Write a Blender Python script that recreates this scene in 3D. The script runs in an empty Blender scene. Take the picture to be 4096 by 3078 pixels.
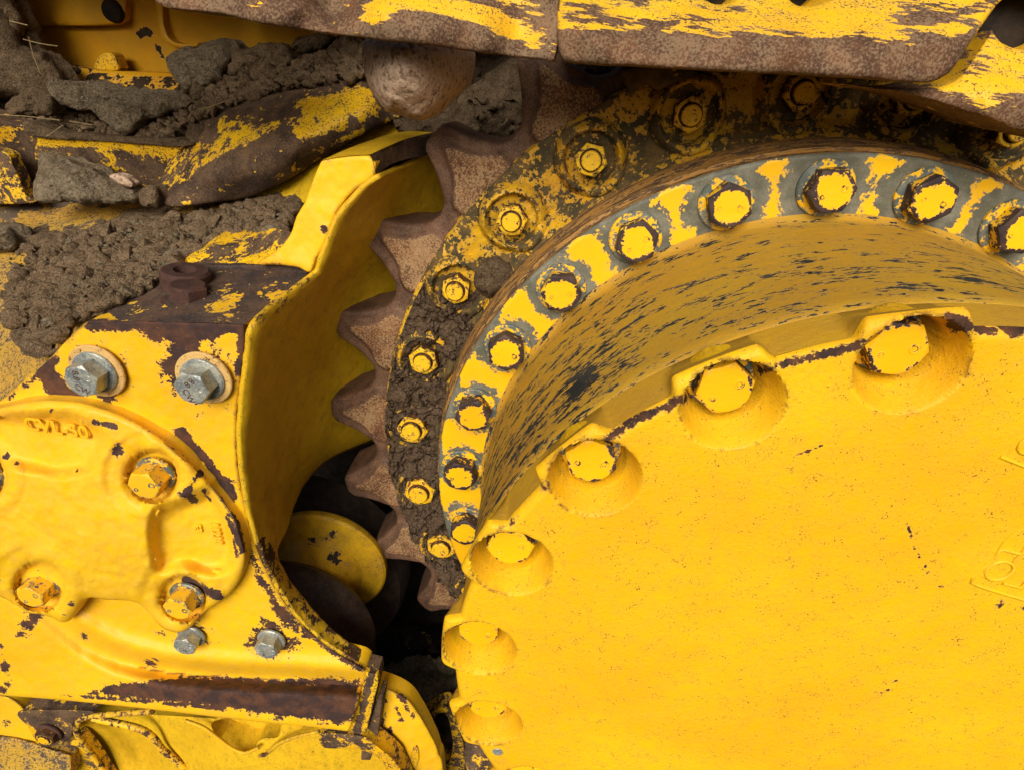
import bpy, bmesh, math, random
import numpy as np
from mathutils import Vector, Matrix, noise
from mathutils.geometry import delaunay_2d_cdt
random.seed(7); np.random.seed(7)
sc = bpy.context.scene
COL = sc.collection
# ------------------------------------------------------------------ camera, world, sun, exposure
F, PITCH, YAW, ROLL = 2373.68, 0.49988, 0.002979, 0.182425          # focal length in pixels of a 4096 wide frame
def _basis():
    cy, sy, cp, sp = math.cos(YAW), math.sin(YAW), math.cos(PITCH), math.sin(PITCH)
    fw = np.array([sy*cp, cy*cp, -sp]); rt = np.array([cy, -sy, 0.0]); up = np.cross(rt, fw)
    return math.cos(ROLL)*rt + math.sin(ROLL)*up, -math.sin(ROLL)*rt + math.cos(ROLL)*up, fw
RT, UP, FW = _basis()
cam = bpy.data.cameras.new('camera'); camo = bpy.data.objects.new('camera', cam); COL.objects.link(camo)
cam.sensor_width = 36.0; cam.lens = F/4096*36; cam.clip_start = 0.02; cam.clip_end = 200
camo.matrix_world = Matrix(((RT[0], UP[0], -FW[0], 0), (RT[1], UP[1], -FW[1], 0), (RT[2], UP[2], -FW[2], 0), (0, 0, 0, 1)))
sc.camera = camo
SUN_DIR = Vector((-0.20, -0.97, 0.62)).normalized()       # towards the sun
world = bpy.data.worlds.new('World'); sc.world = world; world.use_nodes = True
wn = world.node_tree; bg = wn.nodes['Background']; sky = wn.nodes.new('ShaderNodeTexSky')
sky.sky_type = 'NISHITA'; sky.sun_disc = False
sky.sun_elevation = math.asin(SUN_DIR.z); sky.sun_rotation = math.atan2(SUN_DIR.x, SUN_DIR.y)
sky.air_density = 1.0; sky.dust_density = 8.0; sky.ozone_density = 1.0
wn.links.new(sky.outputs[0], bg.inputs[0]); bg.inputs[1].default_value = 0.05
sl = bpy.data.lights.new('sun', 'SUN'); slo = bpy.data.objects.new('sun', sl); COL.objects.link(slo)
sl.energy = 2.5; sl.angle = math.radians(36); sl.color = (1.0, 0.94, 0.84)
slo.rotation_euler = SUN_DIR.to_track_quat('Z', 'Y').to_euler(); slo.location = (0, -3, 3)
sc.view_settings.view_transform = 'Standard'; sc.view_settings.look = 'None'
sc.view_settings.exposure = 0.50; sc.view_settings.gamma = 1.0; sc.view_settings.use_curve_mapping = False

# ------------------------------------------------------------------ measuring helpers
K = 4096/2212.0
def W(px, py, Y):
    """world points on the plane(s) Y seen at photograph position px,py (2212 wide)"""
    px = np.asarray(px, float)*K; py = np.asarray(py, float)*K; Y = np.asarray(Y, float)
    v = ((px-2048)/F)[..., None]*RT + ((1539-py)/F)[..., None]*UP + FW
    return v/v[..., 1:2]*Y[..., None]
def PX(P):
    P = np.asarray(P, float).reshape(-1, 3); z = P@FW
    z = np.where(z < .05, .05, z)
    return np.stack([(2048+F*(P@RT)/z)/K, (1539-F*(P@UP)/z)/K], 1)
CX, CZ = 0.78005, -0.99866                               # the final drive's axis, along Y
def rad(a): return math.radians(a)
def nz(P, s, seed=0, octv=3):
    o = Vector((seed*7.13, seed*3.7, -seed*5.1))
    return np.array([noise.fractal(Vector((float(p[0]), float(p[1]), float(p[2])))*s+o, .6, 2.1, octv) for p in P])
def vor(P, s, seed=0):
    o = Vector((seed*7.13, seed*3.7, -seed*5.1)); r = []
    for p in P:
        d = noise.voronoi(Vector((float(p[0]), float(p[1]), float(p[2])))*s+o)[0]; r.append(d[1]-d[0])
    return np.array(r)

# ------------------------------------------------------------------ materials
def lin(h): 
    c = [int(h[i:i+2], 16)/255 for i in (0, 2, 4)]
    return tuple((x/12.92 if x <= .04045 else ((x+.055)/1.055)**2.4) for x in c)
class NT:
    def __init__(s, name):
        s.m = bpy.data.materials.new(name); s.m.use_nodes = True; s.t = s.m.node_tree
        s.b = s.t.nodes['Principled BSDF']
    def n(s, typ, **kw):
        x = s.t.nodes.new(typ)
        for k_, v in kw.items(): setattr(x, k_, v)
        return x
    def l(s, a, b): s.t.links.new(a, b)
    def val(s, sock, v):
        if isinstance(v, bpy.types.NodeSocket): s.l(v, sock)
        elif isinstance(v, tuple) and len(v) == 3 and sock.type == 'RGBA': sock.default_value = (*v, 1)
        else: sock.default_value = v
    def math(s, op, a, b=0.0, c=0.0, clamp=False):
        x = s.n('ShaderNodeMath', operation=op, use_clamp=clamp); s.val(x.inputs[0], a); s.val(x.inputs[1], b)
        if op in ('MULTIPLY_ADD',): s.val(x.inputs[2], c)
        return x.outputs[0]
    def noise(s, vec, scale, detail=4, rough=.6, dist=0.0):
        x = s.n('ShaderNodeTexNoise'); s.l(vec, x.inputs['Vector']); x.inputs['Scale'].default_value = scale
        x.inputs['Detail'].default_value = detail; x.inputs['Roughness'].default_value = rough; x.inputs['Distortion'].default_value = dist
        return x.outputs[0]
    def ramp(s, v, a, b, lo=0.0, hi=1.0):
        x = s.n('ShaderNodeMapRange'); s.val(x.inputs[0], v)
        for i, q in enumerate((a, b, lo, hi)): x.inputs[i+1].default_value = q
        return x.outputs[0]
    def mix(s, f, a, b):
        x = s.n('ShaderNodeMix', data_type='RGBA'); s.val(x.inputs[0], f); s.val(x.inputs[6], a); s.val(x.inputs[7], b)
        return x.outputs[2]
YEL = (0.82, 0.50, 0.004)
RUSTD = (0.040, 0.022, 0.018); RUST = (0.13, 0.052, 0.022); ORANGE = (0.27, 0.095, 0.02)
STEEL = (0.10, 0.115, 0.095); CREAM = (0.36, 0.27, 0.17)
MATS = {}
def paint(name, col=YEL, under=(RUSTD, RUST), base=-.12, scale=26.0, amp=1.7, edge=0.0, speck=.0, dust=.25, dirt=0.0,
          cream=0.0, creamc=CREAM, bump=.35, stretch=None, uv=False, rough=.42, urough=.8, grain=1.0, metal=0.0, dustcol=(.55, .36, .10), bumpscale=60.0, pits=0.0):
    if name in MATS: return MATS[name]
    t = NT(name)
    tc = t.n('ShaderNodeTexCoord'); vec = tc.outputs['UV' if uv else 'Object']
    oi = t.n('ShaderNodeObjectInfo')
    add = t.n('ShaderNodeVectorMath', operation='MULTIPLY_ADD')
    t.l(oi.outputs['Random'], add.inputs[0]); add.inputs[1].default_value = (11, 17, 5); t.l(vec, add.inputs[2]); vec = add.outputs[0]
    svec = vec
    if stretch:
        mp = t.n('ShaderNodeMapping'); t.l(vec, mp.inputs[0]); mp.inputs['Scale'].default_value = stretch; svec = mp.outputs[0]
    at = t.n('ShaderNodeAttribute', attribute_name='wear'); wear = at.outputs['Fac']
    n1 = t.noise(svec, scale, 6, .62, .3); n2 = t.noise(svec, scale*4.3, 4, .6)
    n = t.math('ADD', t.math('MULTIPLY', n1, .62), t.math('MULTIPLY', n2, .38))
    v = t.math('MULTIPLY_ADD', t.math('SUBTRACT', n, .5), amp*1.7, t.math('ADD', wear, base))
    if edge:
        bv = t.n('ShaderNodeBevel', samples=4); bv.inputs['Radius'].default_value = .012
        ge = t.n('ShaderNodeNewGeometry')
        d = t.n('ShaderNodeVectorMath', operation='DOT_PRODUCT'); t.l(bv.outputs[0], d.inputs[0]); t.l(ge.outputs['Normal'], d.inputs[1])
        e = t.ramp(d.outputs['Value'], 1.0, .86)
        v = t.math('MULTIPLY_ADD', e, edge, v)
    mask = t.ramp(v, .49, .535)
    halo = t.ramp(v, .36, .50)
    n3 = t.noise(vec, scale*9, 3, .7)
    if speck:
        mask = t.math('MAXIMUM', mask, t.ramp(t.math('MULTIPLY_ADD', n1, .35, n3), .98-speck, 1.0-speck))
    # the paint itself
    big = t.noise(vec, 3.1, 4, .6); mid = t.noise(vec, 190.0*grain, 3, .7)
    c = t.mix(t.ramp(big, .35, .7), col, tuple(x*y for x, y in zip(col, (.94, .80, .8))))
    c = t.mix(t.math('MULTIPLY', t.ramp(t.math('MULTIPLY_ADD', mid, .5, t.math('MULTIPLY', n1, .6)), .42, .72), dust), c, dustcol)
    c = t.mix(t.math('MULTIPLY', halo, .5), c, (.62, .38, .12))
    u = t.mix(t.ramp(t.noise(vec, scale*.7, 5, .65), .42, .62), under[0], under[1])
    u = t.mix(t.ramp(n3, .35, .75, 0, .5), u, tuple(x*.45 for x in under[0]))
    if cream:
        cn = t.math('ADD', t.math('MULTIPLY', t.noise(vec, 210.0, 3, .65), .75), t.math('MULTIPLY', t.noise(vec, 14.0, 3, .6), .35))
        u = t.mix(t.math('MULTIPLY', t.ramp(cn, .50, .62), cream), u, creamc)
    c = t.mix(mask, c, u)
    if dirt:
        ge2 = t.n('ShaderNodeNewGeometry'); sx = t.n('ShaderNodeSeparateXYZ'); t.l(ge2.outputs['Normal'], sx.inputs[0])
        dn = t.math('MULTIPLY_ADD', t.math('SUBTRACT', t.noise(vec, 30.0, 6, .7), .5), 2.2, t.ramp(sx.outputs[2], .25, 1.0, -.5, 1.1))
        c = t.mix(t.math('MULTIPLY', t.ramp(dn, .2, .75), dirt), c, (.10, .075, .05))
    t.l(c, t.b.inputs['Base Color'])
    t.l(t.ramp(mask, 0, 1, rough, urough), t.b.inputs['Roughness'])
    if metal: t.l(t.math('MULTIPLY', mask, metal), t.b.inputs['Metallic'])
    t.b.inputs['Specular IOR Level'].default_value = .22
    h = t.math('MULTIPLY_ADD', t.math('SUBTRACT', 1.0, mask), 1.0, t.math('MULTIPLY', t.math('ADD', t.noise(vec, bumpscale, 4, .7), t.math('MULTIPLY', n3, .35)), 1.2))
    if pits: h = t.math('MULTIPLY_ADD', t.noise(vec, 170.0, 2, .6), pits, h)
    bp = t.n('ShaderNodeBump'); bp.inputs['Strength'].default_value = bump; bp.inputs['Distance'].default_value = .0035
    t.l(h, bp.inputs['Height']); t.l(bp.outputs[0], t.b.inputs['Normal'])
    MATS[name] = t.m; return t.m
def earth(name, c1=(.085, .062, .045), c2=(.17, .125, .085), c3=(.26, .2, .14), scale=30.0, bump=.9, speckle=.2, rough=.95, crack=0.0, con=.7):
    if name in MATS: return MATS[name]
    t = NT(name); tc = t.n('ShaderNodeTexCoord'); vec = tc.outputs['Object']
    oi = t.n('ShaderNodeObjectInfo'); add = t.n('ShaderNodeVectorMath', operation='MULTIPLY_ADD')
    t.l(oi.outputs['Random'], add.inputs[0]); add.inputs[1].default_value = (9, 13, 4); t.l(vec, add.inputs[2]); vec = add.outputs[0]
    a = t.noise(vec, scale, 8, .68, .4); b = t.noise(vec, scale*7, 5, .7); g = t.noise(vec, scale*14, 2, .6)
    c = t.mix(t.ramp(a, .36, .64), c1, c2)
    c = t.mix(t.math('MULTIPLY', t.ramp(b, .50, .70), .6), c, c3)
    c = t.mix(t.math('MULTIPLY', t.ramp(b, .49, .36), con), c, tuple(x*.35 for x in c1))
    c = t.mix(t.math('MULTIPLY', t.ramp(g, .62, .68), speckle), c, tuple(min(.6, x*2.0) for x in c3))
    h = t.math('ADD', t.math('MULTIPLY', a, 1.6), t.math('MULTIPLY', b, 1.0))
    if crack:
        vo = t.n('ShaderNodeTexVoronoi', feature='DISTANCE_TO_EDGE'); vo.inputs['Scale'].default_value = 11
        wv = t.n('ShaderNodeVectorMath', operation='MULTIPLY_ADD'); nn = t.n('ShaderNodeTexNoise'); nn.inputs['Scale'].default_value = 16; nn.inputs['Detail'].default_value = 5
        t.l(vec, nn.inputs['Vector']); t.l(nn.outputs['Color'], wv.inputs[0]); wv.inputs[1].default_value = (.13, .13, .13); t.l(vec, wv.inputs[2]); t.l(wv.outputs[0], vo.inputs['Vector'])
        cr = t.ramp(vo.outputs['Distance'], .0, .035)
        c = t.mix(cr, tuple(x*.25 for x in c1), c); h = t.math('MULTIPLY_ADD', cr, crack, h)
    t.l(c, t.b.inputs['Base Color']); t.b.inputs['Roughness'].default_value = rough; t.b.inputs['Specular IOR Level'].default_value = .06
    bp = t.n('ShaderNodeBump'); bp.inputs['Strength'].default_value = bump; bp.inputs['Distance'].default_value = .026
    t.l(h, bp.inputs['Height']); t.l(bp.outputs[0], t.b.inputs['Normal'])
    MATS[name] = t.m; return t.m
M_face = paint('cover_paint', speck=.15, dust=.42, scale=34, amp=1.7, base=-.18, bump=.42, bumpscale=95.0, edge=.75, rough=.48, dustcol=(.66, .36, .05))
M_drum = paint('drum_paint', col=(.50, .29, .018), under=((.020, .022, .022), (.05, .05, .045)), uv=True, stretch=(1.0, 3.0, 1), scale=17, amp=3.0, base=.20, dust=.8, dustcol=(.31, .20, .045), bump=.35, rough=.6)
M_ring = paint('ring_paint', under=((.115, .115, .085), (.21, .205, .16)), scale=24, amp=1.5, base=-.1, dust=.12, bump=.25, urough=.5, grain=.6)
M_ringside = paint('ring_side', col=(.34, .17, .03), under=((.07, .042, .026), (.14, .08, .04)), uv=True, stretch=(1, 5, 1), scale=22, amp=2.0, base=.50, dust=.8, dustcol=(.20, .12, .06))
M_bolt = paint('bolt_paint', under=((.035, .023, .025), (.085, .052, .042)), scale=30, amp=1.6, base=0, dust=.1, bump=.3, rough=.4, urough=.55)
M_washer = paint('washer_paint', under=((.12, .145, .135), (.24, .26, .23)), scale=30, amp=1.8, base=.52, dust=.2, bump=.2, urough=.4, metal=.3)
M_nut = paint('nut_paint', under=((.05, .028, .018), (.15, .06, .022)), scale=60, amp=1.9, base=.16, dust=.3, bump=.4, edge=-.1)
M_teeth = paint('tooth_steel', under=((.10, .042, .022), (.19, .080, .035)), base=2.0, cream=.65, creamc=(.42, .28, .14), bump=.5, urough=.7, pits=.8)
M_toothside = paint('tooth_flank', under=((.075, .040, .028), (.15, .075, .045)), base=2.0, cream=.35, creamc=(.26, .16, .09), bump=.4, urough=.62)
M_rim = paint('rim_paint', col=(.62,.36,.008), under=((.058, .048, .024), (.17, .105, .036)), scale=20, amp=3.0, base=.54, dust=.75, dustcol=(.34, .20, .05), bump=.6, speck=.22)
M_shoe = paint('shoe_paint', under=((.078, .040, .024), (.15, .068, .034)), scale=26, amp=2.5, base=.24, cream=.42, creamc=(.34, .24, .14), dust=.45, bump=.5, speck=.22, stretch=(.32, .5, 1.7), pits=.6)
M_housing = paint('housing_paint', under=((.048, .028, .026), (.12, .052, .028)), scale=34, amp=1.75, base=-.13, edge=.8, dust=.35, bump=.32, speck=.07, dustcol=(.68, .41, .10))
M_cap = paint('cap_paint', under=((.055, .03, .03), (.10, .055, .04)), scale=30, amp=1.7, base=-.17, edge=.5, dust=.5, bump=.35, speck=.05, dustcol=(.72, .45, .10))
M_wall = paint('guard_paint', col=(.72, .47, .014), under=((.06, .035, .018), (.12, .055, .02)), scale=40, amp=1.9, base=-.16, edge=.45, dust=.45, dustcol=(.46, .29, .03), bump=.85, speck=.17, stretch=(1.4, .6, .8), bumpscale=30)
M_slab = paint('slab_paint', under=((.04, .028, .028), (.10, .055, .035)), scale=16, amp=2.0, base=.80, dust=.5, bump=.5, edge=.5, cream=.12, dustcol=(.35, .22, .08))
M_old = paint('old_paint', under=((.055, .032, .022), (.11, .06, .03)), scale=20, amp=2.1, base=.22, dust=.4, bump=.6, speck=.24, cream=.18, dustcol=(.4, .24, .06))
M_back = paint('frame_paint', col=(.62, .33, .008), under=((.02, .012, .008), (.05, .03, .015)), scale=16, amp=1.55, base=-.2, dust=.4, bump=.3, dustcol=(.3, .17, .03))
M_grey = paint('zinc', under=((.20, .235, .25), (.40, .42, .37)), base=2.0, scale=40, bump=.25, urough=.38, cream=.55, creamc=(.55, .53, .42), metal=.35)
M_roller = paint('roller_steel', under=((.035, .024, .02), (.07, .045, .034)), base=2.0, bump=.4, urough=.45, cream=.1)
M_rolly = paint('roller_paint', col=(.66, .40, .010), under=((.03, .022, .018), (.06, .04, .025)), base=.02, amp=2.0, scale=18, dust=.8, dustcol=(.26, .15, .03), bump=.5, speck=.16)
M_dark = paint('dark_steel_and_shade', under=((.012, .010, .008), (.035, .024, .016)), base=2.0, bump=.6)  # near-black; stands in for shade behind holes and gaps, steel elsewhere
M_rustplain = paint('rusty_bolt', under=((.055, .028, .022), (.10, .048, .036)), base=2.0, bump=.5)
M_soil = earth('soil', (.17, .114, .066), (.38, .262, .155), (.56, .41, .25), speckle=.35); M_soild = earth('dark_soil', (.11, .074, .044), (.26, .18, .108), (.42, .30, .18))
M_mud = earth('mud', (.10, .066, .042), (.18, .122, .078), (.25, .18, .115), scale=20, bump=.8, crack=1.2, speckle=.1)
M_stone = earth('grey_stone', (.17, .13, .08), (.42, .33, .215), (.62, .50, .33), scale=17, bump=1.0, speckle=.4, con=.65)
M_granite = earth('granite', (.60, .42, .30), (.72, .54, .40), (.13, .10, .065), scale=8.5, bump=.5, speckle=.3, con=1.0, rough=1.0)
M_straw = earth('straw', (.22, .16, .08), (.32, .24, .12), (.34, .26, .14), bump=.1)

# ------------------------------------------------------------------ object helpers
def tagit(o, label=None, cat=None, group=None, kind=None):
    if label: o['label'] = label
    if cat: o['category'] = cat
    if group: o['group'] = group
    if kind: o['kind'] = kind
    return o
def thing(name, loc, label, cat, group=None):
    o = bpy.data.objects.new(name, None); COL.objects.link(o); o.location = tuple(map(float, loc)); o.empty_display_size = .05
    return tagit(o, label, cat, group)
def seg_d(P, a, b):
    a = np.array(a, float); b = np.array(b, float); ab = b-a; L = (ab@ab) or 1e-9
    t = np.clip(((P-a)@ab)/L, 0, 1); return np.hypot(*(P-(a+t[:, None]*ab)).T)
def poly_d(P, poly, closed=True):
    poly = list(poly); n = len(poly); d = np.full(len(P), 1e9)
    for i in range(n if closed else n-1): d = np.minimum(d, seg_d(P, poly[i], poly[(i+1) % n]))
    return d
def inside(P, poly):
    r = np.zeros(len(P), bool); n = len(poly)
    for i in range(n):
        (x1, y1), (x2, y2) = poly[i], poly[(i+1) % n]
        if y1 == y2: continue
        c = ((P[:, 1] < y1) != (P[:, 1] < y2)) & (P[:, 0] < (x2-x1)*(P[:, 1]-y1)/(y2-y1)+x1)
        r ^= c
    return r
def wearval(P2, spec):
    w = np.zeros(len(P2))
    for s in spec or []:
        if s[0] == 'b': _, x, y, r, a = s; w += a*np.clip(1.25-np.hypot(P2[:, 0]-x, P2[:, 1]-y)/r, 0, 1)
        elif s[0] == 'l': _, pts, r, a = s; w += a*np.clip(1.25-poly_d(P2, pts, False)/r, 0, 1)
        elif s[0] == 'p':
            _, pts, r, a = s; d = poly_d(P2, pts); d = np.where(inside(P2, pts), d, -d); w += a*np.clip(.5+d/r, 0, 1)
        elif s[0] == 'c': w += s[1]
    return w
def mk(name, V, Fc, mat, root=None, wear=None, smooth=True, sharp=40, uv=None, origin=None):
    V = np.asarray(V, float); off = np.array(root.location[:]) if root is not None and root.type == 'EMPTY' else (V.mean(0) if origin is None and root is None else (np.zeros(3) if origin is None else np.array(origin)))
    if root is not None and root.type != 'EMPTY':
        off = np.array(root.location[:])+(np.array(root.parent.location[:]) if root.parent else 0)
    me = bpy.data.meshes.new(name); me.from_pydata((V-off).tolist(), [], [list(map(int, f)) for f in Fc]); me.validate(); me.update()
    if isinstance(mat, (list, tuple)):
        for m in mat: me.materials.append(m)
    else: me.materials.append(mat)
    a = me.attributes.new('wear', 'FLOAT', 'POINT')
    if wear is not None:
        w = wear if isinstance(wear, np.ndarray) else wearval(PX(V), wear)
        a.data.foreach_set('value', w.astype(np.float32))
    if uv is not None:
        ul = me.uv_layers.new(name='UVMap'); idx = np.zeros(len(me.loops), int); me.loops.foreach_get('vertex_index', idx)
        ul.data.foreach_set('uv', np.asarray(uv, np.float32)[idx].ravel())
    if smooth:
        me.shade_smooth(); 
        try: me.set_sharp_from_angle(angle=rad(sharp))
        except Exception: pass
    o = bpy.data.objects.new(name, me); COL.objects.link(o)
    if root is None: o.location = off.tolist()
    else: o.parent = root
    return o
def smoothpoly(pts, closed=True, step=8.0):
    """Catmull-Rom through pts; a point written twice stays a corner"""
    out = []; n = len(pts); segs = n if closed else n-1
    for i in range(segs):
        p1, p2 = pts[i], pts[(i+1) % n]
        if p1 == p2: continue
        p0 = pts[(i-1) % n] if (closed or i > 0) else p1
        p3 = pts[(i+2) % n] if (closed or i+2 < n) else p2
        L = math.dist(p1[:2], p2[:2]); m = max(1, int(round(L/step)))
        for j in range(m):
            t = j/m; t2 = t*t; t3 = t2*t
            out.append(tuple(.5*((2*b)+(-a+c)*t+(2*a-5*b+4*c-d)*t2+(-a+3*b-3*c+d)*t3) for a, b, c, d in zip(p0, p1, p2, p3)))
    if not closed: out.append(tuple(pts[-1]))
    return out
def rbf(ctrl):
    if isinstance(ctrl, (int, float)): return lambda P: np.full(len(P), float(ctrl))
    C = np.array(ctrl, float); X = C[:, :2]/500; n = len(X)
    def phi(r): return np.where(r > 1e-9, r*r*np.log(np.maximum(r, 1e-9)), 0)
    A = np.zeros((n+3, n+3)); A[:n, :n] = phi(np.hypot(X[:, None, 0]-X[None, :, 0], X[:, None, 1]-X[None, :, 1]))+np.eye(n)*1e-4
    A[:n, n] = 1; A[:n, n+1:] = X; A[n, :n] = 1; A[n+1:, :n] = X.T
    b = np.zeros(n+3); b[:n] = C[:, 2]; w = np.linalg.solve(A, b)
    def f(P):
        Q = np.asarray(P)/500; r = np.hypot(Q[:, None, 0]-X[None, :, 0], Q[:, None, 1]-X[None, :, 1])
        return phi(r)@w[:n]+w[n]+Q@w[n+1:]
    return f
def flatten(pts, lo=-1e9):
    return pts
def relief(name, outline, ctrl, mat, root=None, cell=9.0, er=8.0, back=.06, holes=(), wear=None, disp=None, sm=True, jag=0.0, sharp=50, mode='plate', edgek=1.0, bump2=None):
    """a real plate/casting: front face over the outline at its own depth, rounded edge, side walls running back along Y"""
    ol = smoothpoly(outline, True, cell) if sm else outline
    if not sm:
        o2 = []
        for i in range(len(ol)):
            a, b = ol[i], ol[(i+1) % len(ol)]; m = max(1, int(math.dist(a, b)/cell))
            o2 += [(a[0]+(b[0]-a[0])*j/m, a[1]+(b[1]-a[1])*j/m) for j in range(m)]
        ol = o2
    if jag:
        ol = [(x+jag*noise.fractal(Vector((x*.03, y*.03, 1.7)), .5, 2.2, 4), y+jag*noise.fractal(Vector((x*.03, y*.03, 9.7)), .5, 2.2, 4)) for x, y in ol]
    loops = [ol]+[smoothpoly(h, True, cell*.7) for h in holes]
    B = np.array(ol); x0, y0 = B.min(0); x1, y1 = B.max(0)
    g = []; r = 0; y = y0
    while y < y1:
        x = x0+(cell/2 if r % 2 else 0)
        while x < x1: g.append((x+random.uniform(-.12, .12)*cell, y+random.uniform(-.12, .12)*cell)); x += cell
        y += cell*.87; r += 1
    G = np.array(g) if g else np.zeros((0, 2)); ok = inside(G, ol)
    dd = poly_d(G, ol)
    for h in loops[1:]: ok &= ~inside(G, h); dd = np.minimum(dd, poly_d(G, h))
    G = G[ok & (dd > max(er*1.05, cell*.55))]
    rings = []
    for L in loops:
        A = np.array(L); nx = np.roll(A, -1, 0)-np.roll(A, 1, 0); N = np.stack([-nx[:, 1], nx[:, 0]], 1); N /= np.maximum(np.linalg.norm(N, axis=1), 1e-9)[:, None]
        for fr in ((.12, .4, 1.0) if er > 1 else ()):
            for sgn in (1, -1):
                Q = A+N*sgn*er*fr
                k = inside(Q, ol)
                d = poly_d(Q, ol)
                for h in loops[1:]: k &= ~inside(Q, h); d = np.minimum(d, poly_d(Q, h))
                rings.append(Q[k & (d > er*fr*.9)])
    pts = []; edges = []
    for L in loops:
        b = len(pts); pts += list(L); n = len(L); edges += [(b+i, b+(i+1) % n) for i in range(n)]
    nb = len(pts)
    allp = np.vstack([np.array(pts)]+rings+[G])
    vs, es, fs, *_ = delaunay_2d_cdt([Vector((float(a), float(b))) for a, b in allp], edges, [], 0, 1e-3)
    P = np.array([(v.x, v.y) for v in vs])
    cen = np.array([P[list(f)].mean(0) for f in fs]); keep = inside(cen, ol)
    for h in loops[1:]: keep &= ~inside(cen, h)
    fs = [f for f, q in zip(fs, keep) if q]
    d = poly_d(P, ol)
    for h in loops[1:]: d = np.minimum(d, poly_d(P, h))
    Y = rbf(ctrl)(P)
    if bump2 is not None: Y = Y+bump2(P)
    dmax = d.max()
    sc_ = 1.0/1282.0
    if mode == 'plate' and er > 1:
        q = np.clip(1-d/er, 0, 1); Y = Y+edgek*er*sc_*1.2*(1-np.sqrt(np.clip(1-q*q, 0, 1)))
    elif mode == 'blob':
        q = np.clip(1-d/dmax, 0, 1); Y = Y+back*(1-np.power(np.clip(1-q**2.4, 0, 1), .5))
    V = W(P[:, 0], P[:, 1], Y)
    if disp is not None:
        s, amp, seed = disp[:3]; hh = nz(V, s, seed, 4); 
        if mode == 'blob' and amp > .021:
            hh = (.6*hh+1.5*(np.array([noise.voronoi(Vector(tuple(map(float, p_)))*s*.8+Vector((seed, 1, 2)))[0][0] for p_ in V])-.4))*min(1, .026/amp)
        if mode == 'blob' or mode == 'none': hh = hh+(.55*(np.abs(nz(V, s*2.2, seed+7, 4))-.25)+.30*nz(V, s*5, seed+11, 3))*min(1, .03/amp)
        V[:, 1] -= amp*hh*np.clip(d/(er+1), .0, 1); V[:, 2] += .4*amp*nz(V, s*1.3, seed+3, 3)
    # boundary edges
    cnt = {}
    for f in fs:
        for i in range(len(f)):
            a, b = f[i], f[(i+1) % len(f)]; cnt[(a, b)] = 1
    bnd = [(a, b) for (a, b) in cnt if (b, a) not in cnt]
    # orientation: front must face the camera (-Y)
    a, b, c = fs[0][:3]; nrm = np.cross(V[b]-V[a], V[c]-V[a]); flip = nrm[1] > 0
    faces = [list(reversed(f)) if flip else list(f) for f in fs]
    n0 = len(V)
    if mode == 'blob':
        Vb = V.copy(); Yb = rbf(ctrl)(P)+back; Vb[:, 1] = 2*(Yb+.0)-V[:, 1]+0.0
        Vb[:, 1] = np.maximum(Vb[:, 1], V[:, 1])
        bset = set(x for e in bnd for x in e); mp = {}
        extra = []
        for i in range(n0):
            if i in bset: mp[i] = i
            else: mp[i] = n0+len(extra); extra.append(Vb[i])
        V = np.vstack([V, np.array(extra)]) if extra else V
        faces += [[mp[i] for i in reversed(f)] for f in faces[:]]
    else:
        mp = {}; extra = []
        ylev = V[:, 1].max()+back
        for e in bnd:
            for i in e:
                if i not in mp: mp[i] = n0+2*len(mp); v = V[i].copy(); m_ = v.copy(); m_[1] = v[1]+(ylev-v[1])*.3; v[1] = ylev; extra += [m_, v]
        V = np.vstack([V, np.array(extra)])
        for a, b in bnd:
            for (p, q, r_, s_) in ((a, b, mp[b], mp[a]), (mp[a], mp[b], mp[b]+1, mp[a]+1)):
                f = [q, p, s_, r_]
                faces.append(list(reversed(f)) if flip else f)
    return mk(name, V, faces, mat, root, wear=wear, sharp=sharp)
def loft(name, rows, mat, root=None, nu=10, thick=.0, wear=None, disp=None, bulge=0.0, sub=3, sharp=60):
    """rows of ((px,py,Y),...) control points -> smooth surface with real thickness"""
    k = len(rows[0]); R = []
    for r in rows:
        R.append([tuple(W(*p)) for p in r])
    # along rows
    L = []
    for j in range(k): 
        L.append(smoothpoly3([R[i][j] for i in range(len(R))], sub))
    G = []
    for i in range(len(L[0])):
        G.append(smoothpoly3([L[j][i] for j in range(k)], nu))
    G = np.array(G); m, n = G.shape[:2]; V = G.reshape(-1, 3)
    if disp is not None:
        s, amp, seed = disp[:3]; gx = np.gradient(G, axis=0); gy = np.gradient(G, axis=1); N = np.cross(gx, gy).reshape(-1, 3); N /= np.maximum(np.linalg.norm(N, axis=1), 1e-9)[:, None]
        V = V+N*(amp*nz(V, s, seed, 4))[:, None]
    fs = [(i*n+j, i*n+j+1, (i+1)*n+j+1, (i+1)*n+j) for i in range(m-1) for j in range(n-1)]
    o = mk(name, V, fs, mat, root, wear=wear, sharp=sharp)
    if thick:
        md = o.modifiers.new('thickness', 'SOLIDIFY'); md.thickness = abs(thick); md.offset = -1 if thick > 0 else 1
    return o
def smoothpoly3(pts, m):
    out = []; n = len(pts)
    if n == 2: 
        a, b = np.array(pts[0]), np.array(pts[1]); return [a+(b-a)*t/m for t in range(m+1)]
    for i in range(n-1):
        p1, p2 = np.array(pts[i]), np.array(pts[i+1]); p0 = np.array(pts[i-1]) if i else 2*p1-p2; p3 = np.array(pts[i+2]) if i+2 < n else 2*p2-p1
        for j in range(m):
            t = j/m; out.append(.5*(2*p1+(-p0+p2)*t+(2*p0-5*p1+4*p2-p3)*t*t+(-p0+3*p1-3*p2+p3)*t**3))
    out.append(np.array(pts[-1])); return out
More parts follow.
